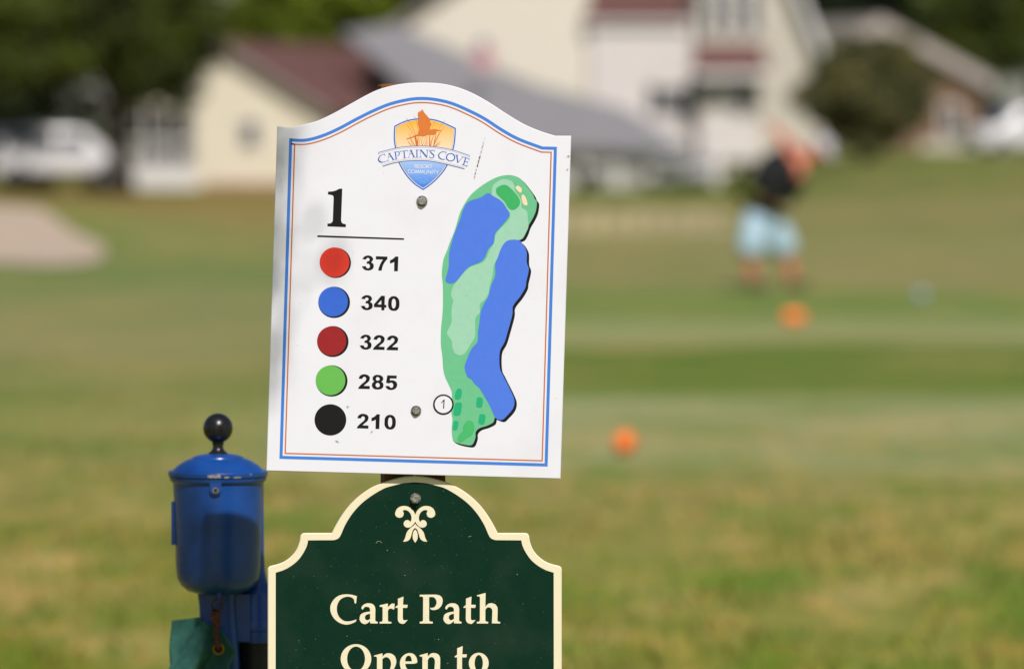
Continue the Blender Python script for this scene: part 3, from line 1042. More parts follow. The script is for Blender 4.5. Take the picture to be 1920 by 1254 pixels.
ink.shape(spline(P("380,830 420,650 520,530 640,465 750,450 880,490 970,600 1005,720 1000,800c 900,830 760,835 575,835c 590,930 660,1040 750,1090 850,1095 950,1060 990,1080c 900,1160 780,1190 680,1185 540,1140 430,1040", 730, 1200, 19.2), n=5),
          spline(P("570,750c 590,630 640,560 700,545 760,570 800,660 808,750c", 730, 1200, 19.2), n=5))
ink.shape(spline(P("1085,530c 1370,450c 1385,460c 1385,575c 1480,480 1560,450 1640,452 1750,490 1815,580 1830,680 1825,1060c 1850,1110 1910,1120c 1905,1172c 1610,1170c 1640,800 1630,690 1590,620 1530,595 1450,610 1385,700c 1382,1070c 1400,1110 1480,1120c 1475,1172c 1085,1172c 1085,1120c 1160,1110 1190,1060c 1190,620c 1170,580 1095,575c", 730, 1200, 19.2), n=5))
ink.shape(*[spline(P(q, 860 - 16.5, 1105 + 92.7, 17.91), n=5) for q in L1['t'][1]])
ink.shape(ellipse(840 + 1107 / 19.2, 1200 + 815 / 19.2, 357 / 19.2, 375 / 19.2), list(reversed(ellipse(840 + 1107 / 19.2, 1200 + 815 / 19.2, 148 / 19.2, 295 / 19.2))))
ink.done("lettering", I_cream, gsign)
bolt(779, 934, D1, gsign, 0.0068, 0.0080, 0.0085, 0.0)

# ------------------------------------------------------------------ ball washer
DW = 9.15
M_bpaint = mat("blue_enamel", srgb(22, 74, 154, 0.9), 0.33, 0.22, 14, 0.25, 120, spec=0.5, coat=0.15)
M_chip = mat("chipped_paint", (0.30, 0.28, 0.26), 0.8, 0.4, 200)
M_blk = mat("black_plastic", (0.012, 0.012, 0.014), 0.28, 0.3, 60, 0.1, 300, spec=0.5)
M_pole = mat("black_pole_paint", (0.012, 0.012, 0.013), 0.5, 0.3, 40)
M_rust = mat("rusted_steel", srgb(96, 56, 34), 0.85, 0.45, 150, 0.8, 400)
M_brass = mat("brass_grommet", srgb(150, 112, 44), 0.42, 0.3, 100, metal=0.8)
M_towel = mat("green_towel", srgb(66, 116, 106), 0.95, 0.18, 60, 0.9, 900, spec=0.1)
M_towel_edge = mat("towel_hem", srgb(60, 112, 100), 0.95, 0.3, 300, 0.9, 900, spec=0.1)
zw = lambda py: at(410, py, DW).z
S = F / DW
bc = at(409.5, 1254, DW)
bx = bc.x
washer = thing("ball_washer", (bx, DW, 0), "blue golf ball washer with a black ball knob on a black pole beside the signs", "ball washer")


def prof(rows_):
    return [(r / S, zw(y)) for r, y in rows_]


body = MB().lathe((bx, DW, 0), prof([(0.1, 1113), (40, 1112), (58, 1106), (70, 1096), (77, 1082), (79.5, 1060), (81, 1000), (83, 940), (84.5, 905), (90, 900), (91, 898), (91, 893), (86, 893), (0.1, 893)]), 64)
body = autosmooth(body.build("body", M_bpaint, washer), 30)
lid = MB().lathe((bx, DW, 0), prof([(0.1, 891.5), (93, 891.5), (93.5, 890), (93.5, 883.5), (92.5, 882), (86, 881.5), (76, 872), (62, 863.5), (48, 858), (47, 856), (38, 853), (24, 850.5), (19, 850), (0.1, 850)]), 64)
lid = autosmooth(lid.build("lid", M_bpaint, washer), 30)
kn = [(19, 850.2), (17, 848), (13, 845), (10.5, 841), (9.8, 836), (11, 831)]
for k in range(13):
    a = R(-66 + (156 / 12) * k)
    kn.append((max(0.1, 28 * math.cos(a)), 802.5 - 28 * math.sin(a)))
knob = MB().lathe((bx, DW, 0), prof([(0.1, 850.2)] + kn), 48)
knob = autosmooth(knob.build("knob", M_blk, lid), 50)
# worn chip on the lid rim
ch = MB()
for a0, a1, z0, z1 in ((-99, -84, 890, 884.5), (-80, -74, 890.5, 888), (-69, -60, 891, 888.5), (-48, -45, 886, 883.7)):
    q = []
    for i in range(9):
        a = R(a0 + (a1 - a0) * i / 8)
        q.append((a, zw(z0) + 0.0005 * math.sin(i * 2.3)))
    v = [Vector((bx + 93.8 / S * math.cos(a), DW + 93.8 / S * math.sin(a), z)) for a, z in q]
    v2 = [Vector((bx + 93.8 / S * math.cos(a), DW + 93.8 / S * math.sin(a), zw(z1) - 0.0006 * math.sin(i * 1.7))) for i, (a, z) in enumerate(q)]
    ch.add(v + v2, [(i, i + 1, 9 + i + 1, 9 + i) for i in range(8)])
ch.build("paint_chip", M_chip, lid, fix=False)
# lug with screw
lug = MB()
lw = 10.5 / S
lz0, lz1 = zw(921), zw(899)
lp = [Vector((bx + lw, 0, lz1)), Vector((bx - lw, 0, lz1))] + [Vector((bx + lw * math.cos(R(180 + 18 * i)), 0, lz0 + lw * .9 + lw * .9 * math.sin(R(180 + 18 * i)))) for i in range(11)]
yl = DW - 84 / S - 0.006
for p in lp: p.y = yl
lug.prism(lp, (0, 0.02, 0))
lug.build("lug", M_bpaint, washer)
sc = MB()
scc = Vector((bx, yl, zw(913)))
sc.prism([scc + Vector((0.0048 * math.cos(R(30 * i)), 0, 0.0048 * math.sin(R(30 * i)))) for i in range(12)], (0, -0.0016, 0), 0)
sc.prism([scc + Vector((0.0028 * math.cos(R(30 * i)), -0.0017, 0.0028 * math.sin(R(30 * i)))) for i in range(12)], (0, -0.0004, 0), 1)
sc.build("screw", [mat("screw_head", (0.30, 0.26, 0.22), 0.5, 0.4, 300, metal=.5), M_pole], washer)
# hinge plate on the left flank
hp = MB()
hx = bx - 86 / S
hp.box((hx - 0.001, DW - 0.012, zw(1020)), (hx + 0.006, DW + 0.012, zw(940)))
hp.build("side_plate", M_bpaint, washer)
# neck under the bowl
nk = MB()
nrow = []
for y, xl, xr in ((1104, 368, 444), (1118, 371, 442), (1135, 373, 442), (1160, 374, 444), (1240, 375, 449.5), (1400, 376, 450)):
    l, r_ = at(xl, y, DW), at(xr, y, DW)
    ring = []
    for k in range(20):
        a = 2 * math.pi * k / 20
        ca, sa = math.cos(a), math.sin(a)
        sx = math.copysign(abs(ca) ** .45, ca)
        sy = math.copysign(abs(sa) ** .45, sa)
        ring.append(Vector(((l.x + r_.x) / 2 + sx * (r_.x - l.x) / 2, DW + 0.012 + sy * 0.028, l.z)))
    nrow.append(ring)
nv = [p for q in nrow for p in q]
nf = [(a * 20 + k, a * 20 + (k + 1) % 20, (a + 1) * 20 + (k + 1) % 20, (a + 1) * 20 + k) for a in range(len(nrow) - 1) for k in range(20)]
nf.append(tuple(range((len(nrow) - 1) * 20, len(nrow) * 20)))
autosmooth(nk.add(nv, nf).build("neck", M_bpaint, washer), 40)
# clamp, flared socket and pole
DPOLE = DW + 0.035
pcx = at(480, 1150, DPOLE).x
SP_ = F / DPOLE
cl = MB().lathe((pcx, DPOLE, 0), [(r / SP_, at(480, y, DPOLE).z) for r, y in ((30, 1203), (39, 1202), (40, 1199), (40, 1181), (38.5, 1179.5), (38.5, 1178), (41, 1177), (41.5, 1160), (40, 1157), (38.5, 1154), (38.5, 1112), (36, 1107), (29, 1100), (22, 1090), (17.5, 1070), (15.5, 1040), (15, 990), (14.5, 900), (0.1, 899))], 48)
autosmooth(cl.build("clamp", M_bpaint, washer), 30)
web = MB()
w0, w1 = at(425, 1200, DW + .02), at(470, 1112, DW + .02)
web.box((w0.x, DW + 0.0, w0.z), (w1.x, DW + 0.035, w1.z))
web.build("bracket", M_bpaint, washer)
pl = MB().lathe((pcx, DPOLE, 0), [(32 / SP_, -0.25), (32 / SP_, at(480, 1199, DPOLE).z)], 40)
autosmooth(pl.build("pole", M_pole, washer), 30)

# peg that the towel chain hooks on
pg = MB().tube([at(411, 1100, DW - .045), at(411, 1113, DW - .047), at(411, 1124, DW - .050), at(409, 1131, DW - .055)], [.0035, .0038, .0036, .002], 10)
pg.build("hook_peg", M_bpaint, washer, smooth=True)

# towel, clip and grommet
DT = DW - 0.058
tw = at(405, 1205, DT)
towel = thing("towel", (tw.x, DT, tw.z), "dark green hanging towel clipped by a brass grommet under the blue ball washer", "towel")
tz = lambda x, y: (290 + x / 4.9375, 1000 + y / 4.9375)
TL = [(444, 822), (400, 862), (330, 940), (262, 1030), (205, 1120), (150, 1215), (100, 1310), (60, 1420), (40, 1600)]
TR = [(470, 830), (560, 862), (622, 905), (680, 985), (752, 1100), (700, 1200), (672, 1280), (690, 1400), (720, 1600)]
NU, NV = 34, 40
tv, tf = [], []


def along(lst, t):
    t *= len(lst) - 1
    i = min(int(t), len(lst) - 2)
    f_ = t - i
    return (lst[i][0] + (lst[i + 1][0] - lst[i][0]) * f_, lst[i][1] + (lst[i + 1][1] - lst[i][1]) * f_)


for j in range(NV + 1):
    t = j / NV
    a, b_ = along(TL, t), along(TR, t)
    for i in range(NU + 1):
        u = i / NU
        x, y = a[0] + (b_[0] - a[0]) * u, a[1] + (b_[1] - a[1]) * u
        bulge = math.sin(math.pi * u) * 26 * (1 - t) ** .5 * -1
        px_, py_ = tz(x, y + bulge * (0.6 if t < .3 else .2))
        dep = 0.017 * math.sin(u * 9.5 + 0.6 + 1.2 * t) * min(1, .25 + t * 1.6) + 0.006 * math.sin(u * 21 + 2.5 * t) * t - 0.010 * math.sin(math.pi * u)
        tv.append(at(px_, py_, DT + dep))
for j in range(NV):
    for i in range(NU):
        k = j * (NU + 1) + i
        tf.append((k, k + 1, k + NU + 2, k + NU + 1))
# the back flap, with a stitched hem down its outer edge
off = len(tv)
BL = [(163, 803), (158, 860), (142, 960), (136, 1060), (146, 1200), (160, 1400)]
BR = [(425, 772), (440, 850), (450, 950), (455, 1060), (460, 1200), (460, 1400)]
NU2, NV2 = 16, 24
for j in range(NV2 + 1):
    t = j / NV2
    a, b_ = along(BL, t), along(BR, t)
    for i in range(NU2 + 1):
        u = i / NU2
        px_, py_ = tz(a[0] + (b_[0] - a[0]) * u, a[1] + (b_[1] - a[1]) * u)
        tv.append(at(px_, py_, DT + 0.040 + 0.004 * math.sin(u * 7 + t * 3)))
mi_ = [0] * len(tf)
for j in range(NV2):
    for i in range(NU2):
        k = off + j * (NU2 + 1) + i
        tf.append((k, k + 1, k + NU2 + 2, k + NU2 + 1))
        mi_.append(1 if i == 0 else 0)
cloth = link("cloth", tv, tf, [M_towel, M_towel_edge], towel, smooth=True, midx=mi_)
so = cloth.modifiers.new("thickness", 'SOLIDIFY')
so.thickness = 0.0025
so.offset = 0
DG = DT - 0.024
gm = MB()


def torus(mb, c, R1, r2, axis='y', n=32, k=10, mi=0):
    v = []
    for i in range(n):
        a = 2 * math.pi * i / n
        for j in range(k):
            b_ = 2 * math.pi * j / k
            rr = R1 + r2 * math.cos(b_)
            if axis == 'y':
                v.append(Vector(c) + Vector((rr * math.cos(a), r2 * math.sin(b_), rr * math.sin(a))))
            else:
                v.append(Vector(c) + Vector((r2 * math.sin(b_), rr * math.cos(a), rr * math.sin(a))))
    f = [(i * k + j, ((i + 1) % n) * k + j, ((i + 1) % n) * k + (j + 1) % k, i * k + (j + 1) % k) for i in range(n) for j in range(k)]
    return mb.add(v, f, mi)


gc = at(*tz(590, 1066), DG)
torus(gm, gc, 0.0078, 0.0022)
gm.add([gc + Vector((0.0062 * math.cos(R(20 * i)), 0.0008, 0.0062 * math.sin(R(20 * i)))) for i in range(18)], [tuple(range(18))], 1)
gm.build("grommet", [M_brass, M_pole], towel, smooth=True)
ck = MB()
torus(ck, at(*tz(580, 655), DT + 0.004), 0.0085, 0.0016)
ck.tube([at(*tz(560, 710), DG + .008), at(*tz(558, 735), DG + .006), at(*tz(562, 790), DG + .004), at(*tz(575, 845), DG + .001)], [.0065, .0085, .008, .004], 10)
ck.tube([at(*tz(590, 700), DG + .008), at(*tz(592, 770), DG + .004), at(*tz(590, 860), DG + .001)], [.004, .004, .003], 8)
ck.tube([at(*tz(568, 820), DG + .001), at(*tz(572, 930), DG - .001), at(*tz(582, 1030), DG - .003), at(*tz(596, 1066), DG - .003), at(*tz(600, 1040), DG - .002), at(*tz(590, 960), DG - .003)], [.0045, .0042, .004, .0036, .003, .0025], 10)
ck.build("clip", M_rust, towel, smooth=True)

# ------------------------------------------------------------------ tee markers
M_omark = mat("orange_marker_paint", srgb(255, 124, 44, 1.0), 0.45, 0.08, 40)
M_spike = mat("marker_spike", (0.15, 0.15, 0.16), 0.5, metal=.6)


def tee_marker(px, py, rot, label, size=(0.20, 0.105, 0.115), m=None, grp="orange tee markers on the mown tee"):
    g = ground_at(px, py)
    t = thing("tee_marker", g, label, "tee marker", grp)
    mb = MB()
    n, k = 24, 12
    prof_ = []
    lx, ly, lz = (s / 2 for s in size)
    v = []
    for i in range(k + 1):
        th = math.pi * (i / k) - math.pi / 2
        for j in range(n):
            a = 2 * math.pi * j / n
            c_, s_ = math.cos(a), math.sin(a)
            q = Vector((lx * math.copysign(abs(c_) ** .7, c_) * math.cos(th) ** .6 if abs(math.cos(th)) > 1e-6 else 0,
                        ly * math.copysign(abs(s_) ** .7, s_) * math.cos(th) ** .6 if abs(math.cos(th)) > 1e-6 else 0,
                        lz * math.sin(th) + lz + 0.004))
            v.append(g + Matrix.Rotation(rot, 3, 'Z') @ q)
    f = [(i * n + j, i * n + (j + 1) % n, (i + 1) * n + (j + 1) % n, (i + 1) * n + j) for i in range(k) for j in range(n)]
    mb.add(v, f)
    mb.build("marker_body", m or M_omark, t, smooth=True)
    sp = MB().tube([g + Vector((0, 0, -0.06)), g + Vector((0, 0, 0.02))], [0.002, 0.006], 8)
    sp.build("spike", M_spike, t)
    return t


tee_marker(1172, 851, R(80), "orange tee marker seen end on, nearest and lowest, right of the white sign")
tee_marker(1488, 608, R(4), "wide orange tee marker just in front of the golfer's feet")
M_bmark = mat("blue_marker_paint", srgb(132, 152, 160, 1.0), 0.4)
tee_marker(1727, 566, R(0), "small pale blue tee marker to the right of the golfer", (0.13, 0.11, 0.11), M_bmark, None)

# ------------------------------------------------------------------ houses and what stands by them
M_cream_w = mat("cream_siding", srgb(232, 222, 202, .95), 0.8, 0.06, 4, spec=0.2)
M_pale_w = mat("pale_cream_siding", srgb(226, 218, 204, .92), 0.8, 0.06, 4, spec=0.2)
M_beige_w = mat("beige_siding", srgb(202, 194, 182, .9), 0.8, 0.06, 4, spec=0.2)
M_white_w = mat("white_siding", srgb(222, 214, 212, .9), 0.8, 0.06, 4, spec=0.2)
M_trim = mat("white_trim", srgb(226, 222, 222, .95), 0.6, 0.05, 10, spec=0.3)
M_gtrim = mat("grey_trim", srgb(150, 144, 142, .9), 0.6, 0.05, 10, spec=0.3)
M_ctrim = mat("pinkish_grey_trim", srgb(190, 178, 172, .9), 0.6, 0.05, 10, spec=0.3)
M_greyw = mat("grey_siding_and_porch_shade", srgb(120, 122, 132, .9), 0.8, 0.1, 6, spec=0.2)
M_maroon = mat("maroon_shingles", srgb(112, 80, 76, .9), 0.9, 0.18, 6, 0.6, 40, spec=0.15)
M_grey_r = mat("grey_shingles", srgb(142, 140, 144, .85), 0.9, 0.15, 6, 0.6, 40, spec=0.15)
M_brown_r = mat("taupe_shingles", srgb(150, 142, 134, .85), 0.9, 0.15, 6, 0.6, 40, spec=0.15)
M_brick = mat("brick", srgb(142, 116, 98, .85), 0.9, 0.2, 9, 0.5, 60, spec=0.15)
M_glass = mat("window_glass", (0.03, 0.035, 0.045), 0.12, spec=0.6)
M_shut = mat("dark_shutter", (0.02, 0.022, 0.024), 0.6)
M_dark = mat("dark_interior", (0.06, 0.055, 0.06), 0.8)


class Frame:
    """a wall's own axes: u along the wall, z up, o outwards"""
    def __init__(s, O, yaw):
        s.O = Vector((O[0], O[1], 0))
        s.u = Vector((math.cos(yaw), math.sin(yaw), 0))
        s.n = Vector((math.sin(yaw), -math.cos(yaw), 0))

    def p(s, u, z, o=0.0):
        v = s.O + s.u * u + s.n * o
        return Vector((v.x, v.y, z))

    def box(s, mb, u0, u1, z0, z1, o0, o1, mi=0):
        q = [s.p(u0, z0, o0), s.p(u1, z0, o0), s.p(u1, z1, o0), s.p(u0, z1, o0)]
        return mb.prism(q, s.n * (o1 - o0), mi)

    def poly(s, mb, pts, o0, o1, mi=0):
        return mb.prism([s.p(u, z, o0) for u, z in pts], s.n * (o1 - o0), mi)


def window(fr, root, u, z, w, h, o=0.0, shutters=False, bars=True):
    f = MB()
    t = 0.07
    for a in ((u - w / 2 - t, u - w / 2, z - h / 2 - t, z + h / 2 + t), (u + w / 2, u + w / 2 + t, z - h / 2 - t, z + h / 2 + t),
              (u - w / 2, u + w / 2, z - h / 2 - t, z - h / 2), (u - w / 2, u + w / 2, z + h / 2, z + h / 2 + t)):
        fr.box(f, *a, o + 0.003, o + 0.06)
    if bars:
        fr.box(f, u - w / 2, u + w / 2, z - 0.02, z + 0.02, o + 0.02, o + 0.04)
    fo = f.build("window", M_trim, root)
    g = MB()
    fr.box(g, u - w / 2, u + w / 2, z - h / 2, z + h / 2, o + 0.002, o + 0.012)
    g.build("pane", M_glass, fo)
    if shutters:
        for sgn in (-1, 1):
            s_ = MB()
            c = u + sgn * (w / 2 + t + 0.17)
            fr.box(s_, c - 0.16, c + 0.16, z - h / 2 - t, z + h / 2 + t, o + 0.003, o + 0.04)
            s_.build("shutter", M_shut, root)


def gable_roof(fr, root, w, depth, eave, peak, m_roof, m_trim, over=0.3, front=0.35, pu=None, th=0.16, fascia=0.22):
    pu = w / 2 if pu is None else pu
    for sgn, ue in ((-1, 0.0), (1, w)):
        k = (peak - eave) / abs(pu - ue)
        u1, z1 = ue + sgn * over, eave - k * over
        mb = MB()
        fr.poly(mb, [(pu, peak), (u1, z1), (u1, z1 + th), (pu, peak + th)], front, -depth - front)
        mb.build("roof", m_roof, root)
        mb = MB()
        fr.poly(mb, [(pu, peak - fascia + th), (u1, z1 - fascia + th), (u1, z1 + th + .02), (pu, peak + th + .02)], front + 0.003, front + 0.05)
        mb.build("fascia", m_trim, root)


# --- cream cottage with the maroon roof, at the left
dA = 166
cA = at(415, 230, dA)
yawA = R(-17)
wA, eA, pA = 6.3, 2.05, 3.92
fa = Frame((cA.x - math.cos(yawA) * wA / 2, dA - math.sin(yawA) * wA / 2), yawA)
gA = -0.35
cot = thing("cottage", fa.p(wA / 2, gA), "small cream cottage with a maroon roof and a white porch, left of the white sign", "house")
DA = 13.0
mb = MB()
fr = fa
fr.box(mb, 2.35, wA, gA, eA, 0, -DA)
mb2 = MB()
fr.box(mb2, 0, 2.349, gA, eA, -2.4, -DA)  # recessed back wall, its grey colour carries the shade of the porch
fr.poly(mb, [(0, eA + .002), (wA, eA + .002), (wA / 2, pA)], 0, -DA)
mb.build("wall", M_cream_w, cot)
tag(mb2.build("wall", M_greyw, cot), "wall greyed for shade at the back of the porch")
gable_roof(fr, cot, wA, DA, eA, pA, M_maroon, M_gtrim, over=0.35, front=0.3, fascia=0.14)
window(fr, cot, 4.05, 1.38, 0.5, 0.66)
window(fr, cot, 1.2, 1.15, 0.9, 1.1, o=-2.4)
pch = MB()
fr.box(pch, 0.0, 2.34, gA, 0.46, 0.02, -0.15)
fr.box(pch, 0.0, 2.34, 0.3, 0.46, -0.152, -2.38)
po = pch.build("porch", M_trim, cot)
for k in range(4):
    q = MB()
    u = 0.06 + k * 0.72
    fr.box(q, u, u + 0.07, 0.462, eA, 0.0, -0.07)
    q.build("porch_post", M_trim, cot)
q = MB()
fr.box(q, 0, 2.34, 1.12, 1.2, -0.03, -0.1)
for k in range(12):
    fr.box(q, 0.05 + k * 0.2, 0.07 + k * 0.2, 0.462, 1.118, -0.04, -0.08)
q.build("railing", M_trim, cot)
q = MB()
fr.box(q, 2.6, wA + .05, gA, -0.02, 0.003, 0.08)
q.build("foundation", mat("foundation_block", srgb(190, 150, 128, .8), 0.9, 0.15, 8), cot)

# --- the big cream house
dB = 172
X = lambda px, d: (px - 960) / F * d
Zp = lambda py, d: CAM_Z + (230 - py) / F * d
hb = thing("house", (X(1100, dB), dB, gz(X(1100, dB), dB)), "large cream two storey house with grey porch roof and dark shutters, behind the golfer", "house")
fb = Frame((X(720, dB), dB), 0)
kx = dB / F
U = lambda px: (px - 720) * kx
zz = lambda py: Zp(py, dB)
mb = MB()
# west gable part
fb.poly(mb, [(U(725), -0.3), (U(1105), -0.3), (U(1105), zz(-40)), (U(985), zz(-115)), (U(725), zz(62))], 0, -9)
mb.build("wall", M_pale_w, hb)
q = MB()
k = (zz(-115) - zz(62)) / (U(985) - U(725))
fb.poly(q, [(U(985), zz(-115)), (U(700), zz(-115) - k * (U(985) - U(700))), (U(700), zz(-115) - k * (U(985) - U(700)) + .2), (U(985), zz(-115) + .2)], 0.35, -9.3)
q.build("roof", M_brown_r, hb)
# middle part, lower maroon roof
mb = MB()
fb.box(mb, U(1105) + .003, U(1305), -0.3, zz(38), 0.25, -8)
mb.build("wall", M_white_w, hb)
q = MB()
q.prism([fb.p(U(1095), zz(40), 0.4), fb.p(U(1285), zz(40), 0.4), fb.p(U(1285), zz(-60), -3.2), fb.p(U(1095), zz(-60), -3.2)], (0, 0.02, 0.18))
q.build("roof", M_maroon, hb)
q = MB()
fb.box(q, U(1095), U(1285), zz(48), zz(41), 0.40, 0.46)
q.build("fascia", M_trim, hb)
# east gable part standing forward
mb = MB()
E0, E1, EP = U(1307), U(1545), U(1395)
zE, zP = zz(118), zz(-130)
fb.poly(mb, [(E0, 0.1), (E1, 0.1), (E1, zE), (EP + .8, zP), (E0, zz(-60))], 0.9, -8)
mb.build("wall", M_beige_w, hb)
q = MB()
k = (zP - zE) / (E1 - EP - .8)
fb.poly(q, [(EP + .8, zP), (E1 + .5, zE - k * .5), (E1 + .5, zE - k * .5 + .2), (EP + .8, zP + .2)], 1.4, -8.3)
q.build("roof", M_brown_r, hb)
q = MB()
fb.poly(q, [(EP + .8, zP - .3), (E1 + .5, zE - k * .5 - .3), (E1 + .5, zE - k * .5 + .22), (EP + .8, zP + .22)], 1.403, 1.46)
q.build("fascia", M_trim, hb)
for px in (1334, 1372, 1410):
    window(fb, hb, U(px), zz(22), 0.36, 1.3, o=0.9)
# small maroon hood between storeys and the porch under it
q = MB()
q.prism([fb.p(U(1292), zz(134), 1.75), fb.p(U(1436), zz(134), 1.75), fb.p(U(1424), zz(92), 0.95), fb.p(U(1304), zz(92), 0.95)], (0, 0.03, 0.14))
q.build("porch_roof", M_maroon, hb)
q = MB()
fb.box(q, U(1292), U(1436), zz(147), zz(136), 1.68, 1.76)
q.build("fascia", M_trim, hb)
for px, w in ((1258, .64),):
    window(fb, hb, U(px), zz(190), w, 0.82, o=0.25 if px < 1288 else 0.9, shutters=True)
q = MB()
fb.box(q, U(1378), U(1400), 0.3, zz(150), 0.903, 0.95)
q.build("door", M_dark, hb)
# long grey roof sloping down to the front, with a white wall and railings below
roof_px = [(642, 60, -1.0), (745, 46, -1.0), (1000, 158, -0.6), (1180, 205, 0.6), (1258, 258, 3.6), (1300, 284, 4.2), (1080, 276, 4.2), (810, 262, 4.2), (775, 172, 2)]
q = MB()
top = []
for px, py, _ in roof_px:
    t = (284 - py) / (284 - 46)
    top.append(at(px, py, dB - 7.5 + 7.0 * t))
# flatten to one plane through three of its corners
a, b_, c_ = top[1], top[5], top[6]
nrm = (b_ - a).cross(c_ - a).normalized()
flat = []
for px, py, _ in roof_px:
    d_ = at(px, py, 1.0) - Vector((0, 0, CAM_Z))
    o_ = Vector((0, 0, CAM_Z))
    flat.append(o_ + d_ * ((a - o_).dot(nrm) / d_.dot(nrm)))
q.prism(flat, (0, 0.05, -0.16))
q.build("roof", M_grey_r, hb)
dP = dB - 6.6
fp = Frame((X(640, dP), dP), 0)
kp = dP / F
up = lambda px: (px - 640) * kp
zq = lambda py: Zp(py, dP)
mb = MB()
fp.box(mb, up(800), up(1235), -0.4, zq(284), 0, -3.5)
mb.build("wall", M_white_w, hb)
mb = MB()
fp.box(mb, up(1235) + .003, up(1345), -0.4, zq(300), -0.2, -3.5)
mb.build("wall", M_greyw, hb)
for k in range(5):
    q = MB()
    u = up(1090 + 62 * k)
    fp.box(q, u, u + 0.16, -0.3, zq(286), 0.25, 0.41)
    q.build("porch_post", M_trim, hb)
q = MB()
fp.box(q, up(1085), up(1345), zq(318), zq(313), 0.29, 0.36)
for k in range(34):
    u = up(1088) + k * 0.12
    fp.box(q, u, u + 0.05, zq(342), zq(318) - .002, 0.30, 0.35)
q.build("railing", M_trim, hb)
q = MB()
fb.box(q, U(1120), U(1285), zz(268), zz(216), 0.253, 0.5)
fb.box(q, U(1308), U(1420), zz(300), zz(220), 0.903, 1.1)
q.build("wainscot", M_white_w, hb)

# --- brick house at the right
dC = 182
gC = 0.75
kc = dC / F
yawC = R(14)
wC = 6.9
cC = at(1645, 230, dC)
fc = Frame((cC.x - math.cos(yawC) * wC / 2, dC - math.sin(yawC) * wC / 2), yawC)
br = thing("brick_house", fc.p(wC / 2, gC), "red brick house with a wide pale gable trim, behind the round bush", "house")
eC, pC = Zp(150, dC), Zp(46, dC)
mb = MB()
fc.poly(mb, [(0, gC - .3), (wC, gC - .3), (wC, eC), (wC / 2, pC), (0, eC)], 0, -8)
mb.build("wall", M_brick, br)
gable_roof(fc, br, wC, 8, eC, pC, M_brown_r, M_ctrim, over=0.3, front=0.4, th=0.2, fascia=0.40)
window(fc, br, 5.9, 1.75, 0.5, 1.0)
window(fc, br, 3.4, 2.0, 0.9, 1.0)
q = MB()
fc.box(q, 4.9, wC + .03, gC - .2, gC + .35, 0.003, 0.12)
q.build("foundation", M_beige_w, br)

# --- low plank edging in front of the lawn
d0 = 86.5
wa, wb = at(720, 438, d0), at(1374, 438, d0)
zt = Zp(393, d0)
M_plank = mat("grey_planks", srgb(172, 160, 128, 1.0), 0.9, 0.2, 3.0, 0.5, 60, spec=0.15)
fence = thing("plank_fence", ((wa.x + wb.x) / 2, d0, 0), "low weathered plank fence along the lawn, left of the golfer", "fence")
n = 17
for k in range(n):
    x = wa.x + (wb.x - wa.x) * k / n
    q = MB()
    h = zt - 0.02 + 0.025 * math.sin(k * 2.7)
    w = (wb.x - wa.x) / n * 0.66
    q.box((x, d0, -0.1), (x + w, d0 + 0.03, h))
    q.build("plank", M_plank, fence)
for zc in (0.09, 0.27):
    q = MB()
    q.box((wa.x, d0 + 0.031, zc - .03), (wb.x, d0 + 0.075, zc + .03))
    q.build("rail", M_plank, fence)

# --- parked vehicles, white
M_car = mat("shaded_white_car_paint", (0.60, 0.58, 0.60), 0.3, 0.04, 4, spec=0.5, coat=0.5)  # white paint darkened, tree shade is put into the colour
M_tyre = mat("tyre_rubber", (0.015, 0.015, 0.016), 0.85)
M_rim = mat("wheel_rim", (0.4, 0.4, 0.42), 0.4, metal=0.8)
M_lamp = mat("lamp_lens", (0.5, 0.05, 0.04), 0.3)
M_bump = mat("grey_bumper", (0.10, 0.10, 0.11), 0.6)


def vehicle(name, label, cat, loc, yaw, side, L_, W_, group=None):
    """side: outline of the flank (x along, z up), body built as a lofted shell across the width"""
    t = thing(name, loc, label, cat, group)
    T = Matrix.Translation(loc) @ Matrix.Rotation(yaw, 4, 'Z') @ Matrix.Scale(CAR_K, 4)
    out = spline([(x, z, c) for x, z, c in side], n=4)
    mb = MB()
    loops = []
    zmax = max(z for _, z in out)
    for f_, ins in ((-1, 0.10), (-0.93, 0.02), (-.7, 0), (.7, 0), (.93, 0.02), (1, 0.10)):
        lo = []
        for x, z in (inset(out, ins) if ins else out):
            tumble = 1 - 0.14 * max(0, (z - 1.0) / (zmax - 1.0)) if z > 1.0 else 1
            lo.append(T @ Vector((x, f_ * W_ / 2 * tumble, z)))
        loops.append(lo)
    m = len(loops[0])
    v = [p for l in loops for p in l]
    f = [(a * m + i, a * m + (i + 1) % m, (a + 1) * m + (i + 1) % m, (a + 1) * m + i) for a in range(5) for i in range(m)]
    f += [tuple(range(m)), tuple(reversed(range(5 * m, 6 * m)))]
    autosmooth(mb.add(v, f).build("body", M_car, t), 40)
    return t, T


def put(T, mb, name, m, root, smooth=False):
    mb.v = [T @ p for p in mb.v]
    return mb.build(name, m, root, smooth=smooth)


def wheel(T, x, y, r, root):
    q = MB()
    n = 28
    side = 1 if y > 0 else -1
    for rr, wy, m_ in ((r, .2, 0),):
        v = [Vector((x + rr * math.cos(2 * math.pi * i / n), y - side * wy, r + rr * math.sin(2 * math.pi * i / n))) for i in range(n)]
        q.prism(v, (0, side * wy, 0))
    wo = put(T, q, "wheel", M_tyre, root)
    q = MB()
    v = [Vector((x + r * .62 * math.cos(2 * math.pi * i / n), y + side * .003, r + r * .62 * math.sin(2 * math.pi * i / n))) for i in range(n)]
    q.prism(v, (0, side * .02, 0))
    put(T, q, "rim", M_rim, wo)


